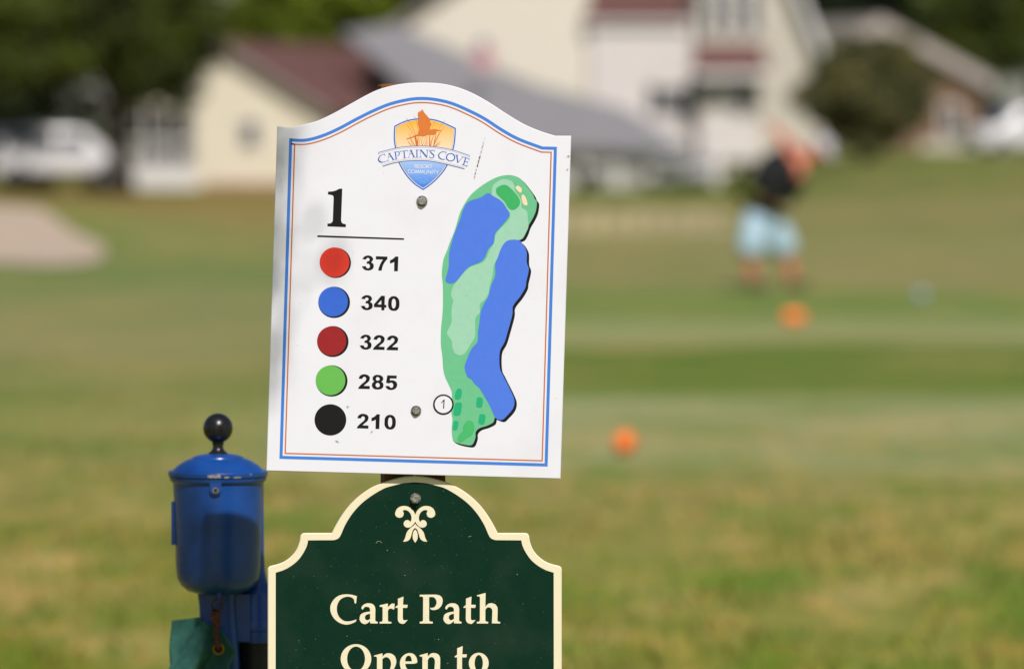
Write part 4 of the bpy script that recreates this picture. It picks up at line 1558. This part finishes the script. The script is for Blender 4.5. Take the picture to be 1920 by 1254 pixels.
CAR_K = 0.86
SUV = [(-2.35, .35, True), (-2.4, .75, False), (-2.35, 1.05, False), (-1.55, 1.12, False), (-.85, 1.72, False), (-.2, 1.8, False), (1.3, 1.78, False), (2.05, 1.62, False), (2.3, 1.05, False), (2.36, .7, False), (2.3, .35, True)]


def suv(label, loc, yaw):
    t, T = vehicle("parked_car", label, "car", loc, yaw, SUV, 4.7, 1.85, "white cars parked by the houses")
    for sgn in (-1, 1):
        for a, b_ in ((-.95, .12), (.2, 1.15), (1.22, 1.9)):
            q = MB()
            za, zb = 1.12, 1.62
            y0, y1 = sgn * .9, sgn * .835
            xa = a + (.42 if a < -.5 else 0)
            xb = b_ - (.15 if b_ > 1.5 else 0)
            v = [Vector((a, y0, za)), Vector((b_, y0, za)), Vector((xb, y1, zb)), Vector((xa, y1, zb))]
            q.prism(v, (0, sgn * .025, 0))
            put(T, q, "window", M_glass, t)
        for x in (-1.45, 1.45):
            wheel(T, x, sgn * .94, .34, t)
    q = MB()
    q.prism([Vector((-1.60, -.72, 1.14)), Vector((-1.60, .72, 1.14)), Vector((-.98, .64, 1.66)), Vector((-.98, -.64, 1.66))], (-.03, 0, .03))
    put(T, q, "windscreen", M_glass, t)
    q = MB()
    q.prism([Vector((2.20, -.68, 1.12)), Vector((2.20, .68, 1.12)), Vector((2.03, .62, 1.56)), Vector((2.03, -.62, 1.56))], (.06, 0, .02))
    put(T, q, "rear_window", M_glass, t)
    for sgn in (-1, 1):
        q = MB()
        q.box((2.26, sgn * .78 - .1, .85), (2.37, sgn * .78 + .1, 1.08))
        put(T, q, "tail_light", M_lamp, t)
        q = MB()
        q.box((-2.42, sgn * .68 - .15, .78), (-2.33, sgn * .68 + .15, .93))
        put(T, q, "headlight", M_trim, t)
    for x0, x1 in ((-2.46, -2.3), (2.28, 2.42)):
        q = MB()
        q.box((x0, -.86, .36), (x1, .86, .56))
        put(T, q, "bumper", M_bump, t)
    return t


p = at(128, 300, 160)
suv("white parked car in the tree shade at the left edge", (p.x - .25, 160, gz(p.x, 160) + .18), R(190))
p = at(1893, 300, 171)
suv("white parked car beside the brick house at the right edge", (p.x + 0.75, 171, gz(p.x, 171) - .15), R(14))

# low brown shrubs in front of the left car come with the plants below

# --- flag on a raked staff fixed to the house
fpt = at(912, 108, dB - 5.2)
flag = thing("flag", (fpt.x - .55, fpt.y, fpt.z - .75), "faded striped flag hanging from a short staff in front of the grey roof", "flag")
q = MB().tube([(fpt.x - .5, fpt.y + .2, fpt.z - .78), (fpt.x - .12, fpt.y, fpt.z + .62)], 0.02, 8)
q.build("staff", M_trim, flag)
vs, fs, mi = [], [], []
nu, nv_ = 13, 16
for j in range(nv_ + 1):
    for i in range(nu + 1):
        u, v = i / nu, j / nv_
        s0 = Vector((fpt.x - .14 - .36 * u * .0, fpt.y, fpt.z + .58))
        x = fpt.x - .12 - .30 * (1 - u) + .42 * v * (0.6 + .4 * u)
        z = fpt.z + .58 - 0.80 * (1 - u) * .55 - .62 * v
        y = fpt.y + .06 * math.sin(v * 9 + u * 2)
        vs.append((x, y - .05, z))
for j in range(nv_):
    for i in range(nu):
        k = j * (nu + 1) + i
        fs.append((k, k + 1, k + nu + 2, k + nu + 1))
        mi.append(2 if (i >= 6 and j < 7) else (i % 2))
link("cloth", vs, fs, [mat("flag_red", srgb(190, 70, 80), .8), mat("flag_white", srgb(225, 205, 212, .9), .8), mat("flag_blue", srgb(70, 80, 130), .8)], flag, smooth=True, midx=mi)


# ------------------------------------------------------------------ trees and shrubs
def leaf_mat(name, c1, c2, scale=0.9, tr=0.25):
    return mat(name, c1, 0.6, 0.3, scale, spec=0.25, col2=c2, transl=tr)


M_bark = mat("bark", (0.055, 0.045, 0.035), 0.95, 0.4, 8, 0.8, 30, spec=0.1)
M_leaf_d = leaf_mat("leaf_dark", (0.090, 0.115, 0.012), (0.026, 0.036, 0.010), 0.55)
M_leaf_y = leaf_mat("leaf_yellow", (0.17, 0.22, 0.012), (0.085, 0.115, 0.008))
M_leaf_k = leaf_mat("leaf_deep", (0.030, 0.042, 0.018), (0.014, 0.022, 0.012))
M_leaf_b = leaf_mat("leaf_bronze", (0.165, 0.150, 0.055), (0.075, 0.082, 0.034))
M_leaf_g = leaf_mat("leaf_lawn_shrub", (0.075, 0.105, 0.022), (0.04, 0.06, 0.015))
M_leaf_o = leaf_mat("leaf_dry", (0.15, 0.085, 0.05), (0.09, 0.055, 0.035))


def leaves(rnd, clumps, per, size, sink=0.0):
    """leaf-sized faces scattered through clumps [(centre, radius)]"""
    vs, fs = [], []
    for c, r in clumps:
        for _ in range(per):
            d = Vector((rnd.gauss(0, 1), rnd.gauss(0, 1), rnd.gauss(0, 1))).normalized()
            p = Vector(c) + Vector((d.x * r, d.y * r, d.z * r * .8)) * (rnd.random() ** .45)
            nrm = (d + Vector((rnd.gauss(0, .6), rnd.gauss(0, .6), rnd.gauss(0, .6) + .4))).normalized()
            a = nrm.cross(Vector((rnd.random(), rnd.random(), rnd.random() + .1))).normalized()
            b_ = nrm.cross(a)
            s = size * rnd.uniform(.6, 1.3)
            n = len(vs)
            vs += [p - a * s, p + b_ * s * .42, p + a * s, p - b_ * s * .42]
            fs.append((n, n + 1, n + 2, n + 3))
    return vs, fs


def tree(name, label, base, h, crown, m_leaf, seed, trunk_r=0.22, per=110, size=0.16, nclump=70, group=None, cat="tree", clump_r=(.5, 1.1), limbs=7, lean=(0, 0), holes=None):
    """crown: list of ellipsoids (dx, dy, z, rx, ry, rz) relative to the base"""
    rnd = random.Random(seed)
    t = thing(name, base, label, cat, group)
    B = Vector(base)
    q = MB()
    zc = sum(c[2] for c in crown) / len(crown)
    path = [B + Vector((lean[0] * s * s + .08 * math.sin(s * 7 + seed), lean[1] * s * s, -0.2 + h * s)) for s in (0, .12, .3, .5, .7, .85)]
    q.tube(path, [trunk_r * k for k in (1.35, 1.05, .9, .7, .42, .2)], 12)
    clumps = []
    tot = sum(c[3] * c[4] * c[5] for c in crown)
    for c in crown:
        n = max(9, int(nclump * c[3] * c[4] * c[5] / tot))
        for _ in range(n):
            d = Vector((rnd.gauss(0, 1), rnd.gauss(0, 1), rnd.gauss(0, 1))).normalized() * (rnd.random() ** .4)
            cen = B + Vector((c[0] + d.x * c[3], c[1] + d.y * c[4], c[2] + d.z * c[5]))
            if holes and any((cen - B - Vector(hh[:3])).length < hh[3] for hh in holes):
                continue
            clumps.append((cen, rnd.uniform(*clump_r)))
    for k in range(limbs):
        cen = clumps[rnd.randrange(len(clumps))][0]
        i = rnd.choice((2, 3, 4))
        p0 = path[i]
        mid = p0.lerp(cen, .5) + Vector((rnd.uniform(-.3, .3), rnd.uniform(-.3, .3), rnd.uniform(0, .4)))
        r0 = trunk_r * (.5 if i == 2 else .38 if i == 3 else .25)
        q.tube([p0, mid, cen], [r0, r0 * .6, r0 * .2], 8)
    q.build("trunk", M_bark, t, smooth=True)
    vs, fs = leaves(rnd, clumps, per, size)
    link("crown", vs, fs, m_leaf, t)
    return t


def px_base(px, d, dz=0):
    x = X(px, d)
    return (x, d, gz(x, d) + dz)


# left shade tree, its trunk beside the car
k = 148 / F
tree("shade_tree", "big dark leafy tree shading the white car at the upper left", px_base(228, 148), 7.5,
     [(-1.6, 0, 4.1, 2.6, 2.0, 1.5), (0.5, -.2, 3.3, 1.3, 1.3, .9), (1.3, 0, 2.9, .75, .9, .75), (1.35, 0, 3.7, 1.0, 1.2, .7), (.9, 0, 4.6, 1.8, 1.6, 1.4), (-.3, .5, 6.0, 2.8, 1.8, 1.4), (-3.2, .3, 3.3, 1.2, 1.2, .9)], M_leaf_d, 3, .30, 130, .15, 180,
     clump_r=(.35, .8))
tree("shade_tree", "dark tree behind the left shade tree, at the corner of the picture", px_base(-70, 158), 8.5,
     [(1.2, 0, 4.6, 1.9, 1.5, 1.8), (.6, 0, 3.2, 1.3, 1.2, .8), (1.5, 0, 6.2, 1.8, 1.5, 1.2)], M_leaf_k, 8, .25, 120, .15, 90, clump_r=(.4, .8))
tree("leafy_tree", "bright yellow green tree behind the cottage roof", px_base(560, 182), 8.0,
     [(0, 0, 5.3, 2.9, 1.5, 1.25), (-1.6, 0, 4.7, 1.5, 1.2, .8), (1.6, 0, 5.8, 1.6, 1.3, .9), (0, 0.4, 6.8, 2.2, 1.5, 1.2)], M_leaf_y, 5, .22, 110, .16, 90, clump_r=(.4, .8))
tree("round_bush", "large round bronze green bush in front of the brick house", px_base(1625, 150), 3.3,
     [(0, 0, 1.9, 1.65, 1.3, 1.45), (-.75, 0, 1.75, 1.0, .9, .95), (.85, 0, 1.75, 1.0, .9, .95), (0, 0, .7, .95, .7, .55)], M_leaf_b, 11, .14, 150, .11, 170, cat="bush", clump_r=(.3, .55))
tree("leafy_tree", "tall dark tree behind the brick house gable", px_base(1590, 200), 9.0,
     [(0, 0, 5.2, 2.2, 1.6, 2.3), (1.4, 0, 6.2, 1.8, 1.5, 1.6), (-1.5, 0, 6.0, 1.5, 1.3, 1.3)], M_leaf_k, 13, .25, 110, .17, 80, clump_r=(.5, .9))
tree("leafy_tree", "dark green tree at the upper right corner", px_base(1840, 196), 9.0,
     [(0, 0, 4.2, 2.4, 1.6, 2.2), (1.3, 0, 5.8, 1.8, 1.5, 1.5), (-1.3, 0, 3.2, 1.2, 1.2, 1.2)], M_leaf_d, 17, .28, 110, .17, 80, clump_r=(.5, .9))
tree("garden_shrub", "dark shrub at the foot of the white porch wall, right of the white sign", px_base(1106, 158), 0.7,
     [(0, 0, .28, .42, .4, .26)], M_leaf_k, 19, .03, 90, .06, 16, cat="shrub", clump_r=(.12, .22), limbs=3)
tree("garden_shrub", "yellow green shrub just behind the golfer's back", px_base(1388, 140), .9,
     [(0, 0, .42, .24, .25, .32)], M_leaf_y, 23, .03, 90, .06, 18, cat="shrub", clump_r=(.12, .24), limbs=3)
tree("garden_shrub", "low wide green shrub under the grey porch corner", px_base(1268, 160), 0.5,
     [(0, 0, .2, .95, .4, .18)], M_leaf_g, 37, .03, 80, .06, 30, cat="shrub", clump_r=(.12, .2), limbs=3)
tree("dry_shrub", "low dry brown shrub in front of the left car", px_base(66, 152), .6,
     [(0, 0, .28, 1.0, .35, .24)], M_leaf_o, 29, .03, 90, .06, 26, cat="shrub", clump_r=(.14, .24), limbs=4)
tree("dry_shrub", "low dry brown shrub between the left car and the shade tree trunk", px_base(178, 150), .5,
     [(0, 0, .2, .45, .3, .2)], M_leaf_o, 31, .03, 80, .06, 16, cat="shrub", clump_r=(.12, .2), limbs=3)

# the wood that closes the view behind the houses
rnd = random.Random(77)
cl = []
for k_ in range(1400):
    x = rnd.uniform(-90, 90)
    cl.append((Vector((x, rnd.uniform(214, 232), rnd.uniform(0, 1) ** .8 * (10.5 + 2 * math.sin(x * .35)) + .2)), rnd.uniform(.9, 1.6)))
vs, fs = leaves(rnd, cl, 60, .42)
for k_ in range(60):
    x = rnd.uniform(-50, 50)
    y = rnd.uniform(216, 230)
    tb = MB().tube([(x, y, -.4), (x + rnd.uniform(-.4, .4), y, 5), (x + rnd.uniform(-.8, .8), y, 10)], [.3, .2, .08], 8)
    n0 = len(vs)
    vs += tb.v
    fs += [tuple(i + n0 for i in f) for f in tb.f]
wood = link("far_wood", vs, fs, leaf_mat("leaf_wood", (0.036, 0.05, 0.016), (0.016, 0.024, 0.012), 0.25))
tag(wood, "dark wood closing the view behind the houses", None, None, "stuff")

# the tree over the tee whose branch shades the left edge of the sign
rnd = random.Random(41)
tb_ = (-2.7, 4.6, 0)
tee_tree = thing("tee_tree", tb_, "tall tree beside the tee whose low branch shades the sign", "tree")
q = MB()
tr = [Vector(tb_) + Vector(p) for p in ((0, 0, -.2), (-.05, 0, 1.2), (.05, .1, 3.0), (0, .1, 4.8), (-.2, .1, 7), (-.3, .1, 9.5))]
q.tube(tr, [.30, .24, .21, .18, .11, .04], 14)
tip = Vector((-0.41, 8.5, 1.80)) + to_sun * 4.0
q.tube([tr[3], tr[3].lerp(tip, .5) + Vector((-.1, -.1, .25)), tip], [.085, .045, .008], 10)
q.build("trunk", M_bark, tee_tree, smooth=True)
vs, fs = [], []
SHADE = [(-.353, 1.55, .011, .11, 62), (-.335, 1.66, .020, .02, 15), (-.30, 1.52, .015, .04, 8), (-.385, 1.72, .012, .07, 50), (-.365, 1.33, .01, .05, 7), (-.52, 1.82, .03, .05, 60), (-.56, 1.74, .04, .08, 80)]
for sx, sz, rx, rz, n in SHADE:
    for _ in range(n):
        p = Vector((sx + rnd.gauss(0, rx), 8.5, sz + rnd.gauss(0, rz))) + to_sun * rnd.uniform(3.8, 5.2)
        a = Vector((rnd.gauss(0, 1), rnd.gauss(0, 1), rnd.gauss(0, 1))).normalized()
        b_ = a.cross(Vector((rnd.random(), rnd.random(), rnd.random() + .1))).normalized()
        l_ = rnd.uniform(.012, .03)
        k_ = len(vs)
        vs += [p - a * l_, p + b_ * l_ * .5, p + a * l_, p - b_ * l_ * .5]
        fs.append((k_, k_ + 1, k_ + 2, k_ + 3))
link("branch_leaves", vs, fs, M_leaf_g, tee_tree)
cl = []
for _ in range(60):
    d = Vector((rnd.gauss(0, 1), rnd.gauss(0, 1), rnd.gauss(0, 1))).normalized() * rnd.random() ** .4
    cl.append((Vector(tb_) + Vector((-.8 + d.x * 1.9, -.4 + d.y * 1.9, 7.6 + d.z * 2.0)), rnd.uniform(.4, .8)))
v2, f2 = leaves(rnd, cl, 60, .09)
link("crown", v2, f2, M_leaf_g, tee_tree)

# ------------------------------------------------------------------ golfer
DGF = 58.0
SG = F / DGF


def J(px, py, dd=0.0):
    """joint seen at a photo position, dd metres nearer (-) or farther (+) than the golfer"""
    return at(px, py, DGF + dd)


def skin_mesh(nodes, edges, root=0, sub=2):
    me = bpy.data.meshes.new("tmp")
    me.from_pydata([tuple(n[0]) for n in nodes], edges, [])
    o = bpy.data.objects.new("tmp", me)
    scene.collection.objects.link(o)
    m = o.modifiers.new("skin", 'SKIN')
    sv_ = me.skin_vertices[0].data
    for i, n in enumerate(nodes):
        r = n[1]
        sv_[i].radius = r if isinstance(r, tuple) else (r, r)
        sv_[i].use_root = (i == root)
    m.use_smooth_shade = True
    ss = o.modifiers.new("sub", 'SUBSURF')
    ss.levels = ss.render_levels = sub
    dg = bpy.context.evaluated_depsgraph_get()
    ev = bpy.data.meshes.new_from_object(o.evaluated_get(dg))
    bpy.data.objects.remove(o)
    v = [x.co.copy() for x in ev.vertices]
    f = [tuple(p.vertices) for p in ev.polygons]
    bpy.data.meshes.remove(ev)
    return v, f


M_skin = mat("skin", srgb(216, 126, 100, .95), 0.55, 0.08, 12, spec=0.3)
M_shirt = mat("black_shirt", (0.020, 0.021, 0.022), 0.9, 0.2, 12, spec=0.15)
M_short = mat("pale_blue_shorts", srgb(178, 204, 222, .95), 0.85, 0.08, 8, spec=0.15)
M_cap = mat("pale_grey_cap", srgb(196, 196, 204, .9), 0.85, 0.05, 20, spec=0.15)
M_shoe = mat("brown_shoes", (0.09, 0.06, 0.035), 0.7)
M_hair = mat("brown_hair", (0.05, 0.03, 0.02), 0.8)

fl, frt = J(1411, 552, -.12), J(1487, 548, .12)
fl.z = gz(fl.x, fl.y)
frt.z = gz(frt.x, frt.y)
golfer = thing("person", ((fl.x + frt.x) / 2, DGF, gz(fl.x, DGF)), "person in a black shirt, pale blue shorts and pale cap, swinging a golf club", "person")
pel, sp1, chs, nck = J(1433, 398), J(1446, 362), J(1472, 322), J(1505, 300)
hd = J(1540, 280)
sL, sR = J(1489, 306, .17), J(1467, 320, -.17)
eL, eR = J(1502, 288, .20), J(1508, 330, -.28)
hL, hR = J(1456, 246, -.02), J(1458, 250, -.08)
hipL, hipR = J(1442, 408, .09), J(1424, 408, -.09)
kL, kR = J(1474, 474, .13), J(1405, 476, -.12)
aL, aR = frt + Vector((0, 0, .085)), fl + Vector((0, 0, .085))
N_ = [(pel, (.12, .11)), (sp1, (.10, .09)), (chs, (.11, .09)), (nck, .062), (hd + Vector((-.05, 0, -.02)), .055),
      (sL, .07), (eL, .047), (hL, .032), (sR, .07), (eR, .047), (hR, .032),
      (hipL, .095), (kL, .062), (aL, .045), (hipR, .095), (kR, .062), (aR, .045)]
E_ = [(0, 1), (1, 2), (2, 3), (3, 4), (2, 5), (5, 6), (6, 7), (2, 8), (8, 9), (9, 10), (0, 11), (11, 12), (12, 13), (0, 14), (14, 15), (15, 16)]
# hands: a palm and five fingers closed round the grip
grip_dir = Vector((-.55, .25, .35)).normalized()
for wi, wp, sgn in ((7, hL, 1), (10, hR, -1)):
    pal = wp + Vector((-.045, .01 * sgn, .04))
    N_.append((pal, (.034, .02)))
    pi_ = len(N_) - 1
    E_.append((wi, pi_))
bv, bf = skin_mesh(N_, E_, 0, 2)
for wp, sgn in ((hL, 1), (hR, -1)):
    pal = wp + Vector((-.045, .01 * sgn, .04))
    for k_ in range(4):
        off_ = grip_dir * (.018 * (k_ - 1.5))
        side = Vector((.2, -sgn, .3)).normalized()
        ln = (.8, 1, .95, .75)[k_]
        p0 = pal + off_
        tb = MB().tube([p0, p0 + Vector((-.03, 0, .025)) * ln, p0 + Vector((-.045, 0, .02)) * ln + side * .022, p0 + Vector((-.025, 0, .0)) * ln + side * .032], [.0095, .009, .0085, .007], 8)
        n0 = len(bv)
        bv += tb.v
        bf += [tuple(i + n0 for i in f) for f in tb.f]
    tb = MB().tube([pal + Vector((.012, 0, 0)) - grip_dir * .02, pal + Vector((-.01, -.02 * sgn, .03)), pal + Vector((-.03, -.026 * sgn, .04))], [.011, .010, .008], 8)
    n0 = len(bv)
    bv += tb.v
    bf += [tuple(i + n0 for i in f) for f in tb.f]
# head: looks down to the right along the ground at the ball
face = Vector((.72, -.35, -.60)).normalized()
upv = (Vector((.45, 0, .85)) - face * Vector((.45, 0, .85)).dot(face)).normalized()
rt = face.cross(upv)


def head_pt(f_, r_, u_):
    return hd + face * f_ + rt * r_ + upv * u_


hv, hf = [], []
nh, kh = 24, 16
for i in range(kh + 1):
    th = math.pi * i / kh - math.pi / 2
    for j in range(nh):
        a = 2 * math.pi * j / nh
        x, y, z = math.cos(th) * math.cos(a), math.cos(th) * math.sin(a), math.sin(th)
        jaw = 1 - .22 * max(0, -z)
        fx = .098 * x * jaw + (.018 * max(0, -z) if x > 0 else 0)
        if x > .9 and -.35 < z < .12: fx += .018 * (1 - abs(z + .12) / .25) if abs(z + .12) < .25 and abs(y) < .25 else 0
        if x > .75 and .05 < z < .3 and .2 < abs(y) < .5: fx -= .006
        hv.append(head_pt(fx, .076 * y * jaw, .118 * z))
hf = [(i * nh + j, i * nh + (j + 1) % nh, (i + 1) * nh + (j + 1) % nh, (i + 1) * nh + j) for i in range(kh) for j in range(nh)]
n0 = len(bv)
bv += hv
bf += [tuple(i + n0 for i in f) for f in hf]
for sgn in (-1, 1):
    tb = MB()
    torus(tb, (0, 0, 0), .018, .008, 'y', 14, 6)
    n0 = len(bv)
    bv += [head_pt(v.x, sgn * .077 + sgn * v.y, v.z * 1.5) for v in tb.v]
    bf += [tuple(i + n0 for i in f) for f in tb.f]
body_ = MB().add(bv, bf).build("body", M_skin, golfer, smooth=True)
for sgn in (-1, 1):
    q = MB()
    c0 = head_pt(.086, sgn * .032, .018)
    q.add([c0 + (face * .012 * math.cos(b_) + rt * .014 * math.sin(b_) * math.cos(a) + upv * .008 * math.sin(b_) * math.sin(a)) for b_ in (0.01, .6, 1.2, 1.57) for a in [k_ * math.pi / 4 for k_ in range(8)]],
          [(r * 8 + k_, r * 8 + (k_ + 1) % 8, (r + 1) * 8 + (k_ + 1) % 8, (r + 1) * 8 + k_) for r in range(3) for k_ in range(8)])
    q.build("eye", M_shut, golfer, smooth=True)
q = MB().tube([head_pt(.094, -.024, -.062), head_pt(.101, 0, -.064), head_pt(.094, .024, -.062)], .005, 6)
q.build("mouth", mat("lips", srgb(170, 80, 76), .5), golfer)
# hair and cap
q = MB()
v, f = [], []
for i in range(7):
    th = R(-48 + 16 * i)
    for j in range(17):
        a = R(88 + 184 / 16 * j)
        v.append(head_pt(.105 * math.cos(th) * math.cos(a), .084 * math.cos(th) * math.sin(a), .124 * math.sin(th)))
f = [(i * 17 + j, i * 17 + j + 1, (i + 1) * 17 + j + 1, (i + 1) * 17 + j) for i in range(6) for j in range(16)]
q.add(v, f).build("hair", M_hair, golfer, smooth=True)
q = MB()
v, f = [], []
for i in range(9):
    th = R(14 + 9.5 * i)
    for j in range(24):
        a = 2 * math.pi * j / 24
        v.append(head_pt(.118 * math.cos(th) * math.cos(a), .096 * math.cos(th) * math.sin(a), .142 * math.sin(th)))
f = [(i * 24 + j, i * 24 + (j + 1) % 24, (i + 1) * 24 + (j + 1) % 24, (i + 1) * 24 + j) for i in range(8) for j in range(24)]
q.add(v, f)
v, f = [], []
for i in range(5):
    for j in range(13):
        a = R(-72 + 12 * j)
        rr = 1 + .62 * i / 4 * max(0, math.cos(a)) ** .6
        v.append(head_pt(.118 * rr * math.cos(a), .094 * (1 + .05 * i) * math.sin(a), .036 - .008 * i))
f = [(i * 13 + j, i * 13 + j + 1, (i + 1) * 13 + j + 1, (i + 1) * 13 + j) for i in range(4) for j in range(12)]
q.add(v, f)
q.build("cap", M_cap, golfer, smooth=True, fix=False)
# shirt: torso and short sleeves
lr = lambda a, b_, t: a.lerp(b_, t)
q = MB()
ctr = [(1428, 398), (1432, 385), (1442, 366), (1453, 346), (1465, 327), (1474, 308), (1485, 299), (1497, 297)]
path = [J(*p) for p in ctr]
q.tube(path, [.21, .235, .25, .265, .275, .23, .15, .085], 24)
for v in q.v: v.y = DGF + (v.y - DGF) * .95
q.tube([J(1478, 306, .10), sL, lr(sL, eL, .45), lr(sL, eL, .8)], [.10, .105, .085, .078], 14)
q.tube([J(1464, 316, -.10), sR, lr(sR, eR, .4), lr(sR, eR, .7)], [.10, .11, .09, .082], 14)
MB().add(q.v, q.f).build("shirt", M_shirt, golfer, smooth=True)
# shorts: loose legs to the knee
v, f = skin_mesh([(lr(pel, sp1, .35), (.185, .155)), (pel + Vector((0, 0, -.03)), (.20, .17)), (hipL + Vector((.02, 0, 0)), .15), (lr(hipL, kL, .55), .155), (kL + Vector((.02, 0, -.07)), .165), (hipR + Vector((-.02, 0, 0)), .15), (lr(hipR, kR, .55), .16), (kR + Vector((-.01, 0, -.07)), .17)],
                 [(0, 1), (1, 2), (2, 3), (3, 4), (1, 5), (5, 6), (6, 7)], 0, 2)
MB().add(v, f).build("shorts", M_short, golfer, smooth=True)
for a_, tow in ((aL, Vector((.12, .10, 0))), (aR, Vector((.12, -.10, 0)))):
    heel = a_ - tow * .45
    v, f = skin_mesh([(Vector((heel.x, heel.y, a_.z - .045)), (.042, .04)), (Vector((a_.x, a_.y, a_.z - .035)), (.048, .05)), (Vector((a_.x + tow.x * .8, a_.y + tow.y * .8, a_.z - .05)), (.046, .035)), (Vector((a_.x + tow.x * 1.35, a_.y + tow.y * 1.35, a_.z - .055)), (.036, .028))],
                     [(0, 1), (1, 2), (2, 3)], 1, 2)
    MB().add(v, f).build("shoe", M_shoe, golfer, smooth=True)
# club, held at the top of the swing
gp = (hL + hR) / 2 + Vector((-.065, 0, .055))
club = thing("golf_club", gp, "thin steel golf club held over the golfer's shoulder", "golf club")
MB().tube([gp - grip_dir * .10, gp + grip_dir * .16], [.013, .011], 10).build("grip", M_pole, club, smooth=True)
cd = Vector((.62, .70, .12)).normalized()
shaft_dir = grip_dir
tip_ = gp + grip_dir * 1.0
MB().tube([gp + grip_dir * .161, tip_], [.006, .0045], 8).build("shaft", mat("steel_shaft", (.5, .5, .52), .25, metal=.9), club, smooth=True)
q = MB()
hn = 16
v, f = [], []
for i in range(9):
    th = math.pi * i / 8 - math.pi / 2
    for j in range(hn):
        a = 2 * math.pi * j / hn
        v.append(tip_ + Vector((.045 * math.cos(th) * math.cos(a) + .03, .055 * math.cos(th) * math.sin(a), .028 * math.sin(th))))
f = [(i * hn + j, i * hn + (j + 1) % hn, (i + 1) * hn + (j + 1) % hn, (i + 1) * hn + j) for i in range(8) for j in range(hn)]
q.add(v, f).build("club_head", M_pole, club, smooth=True)
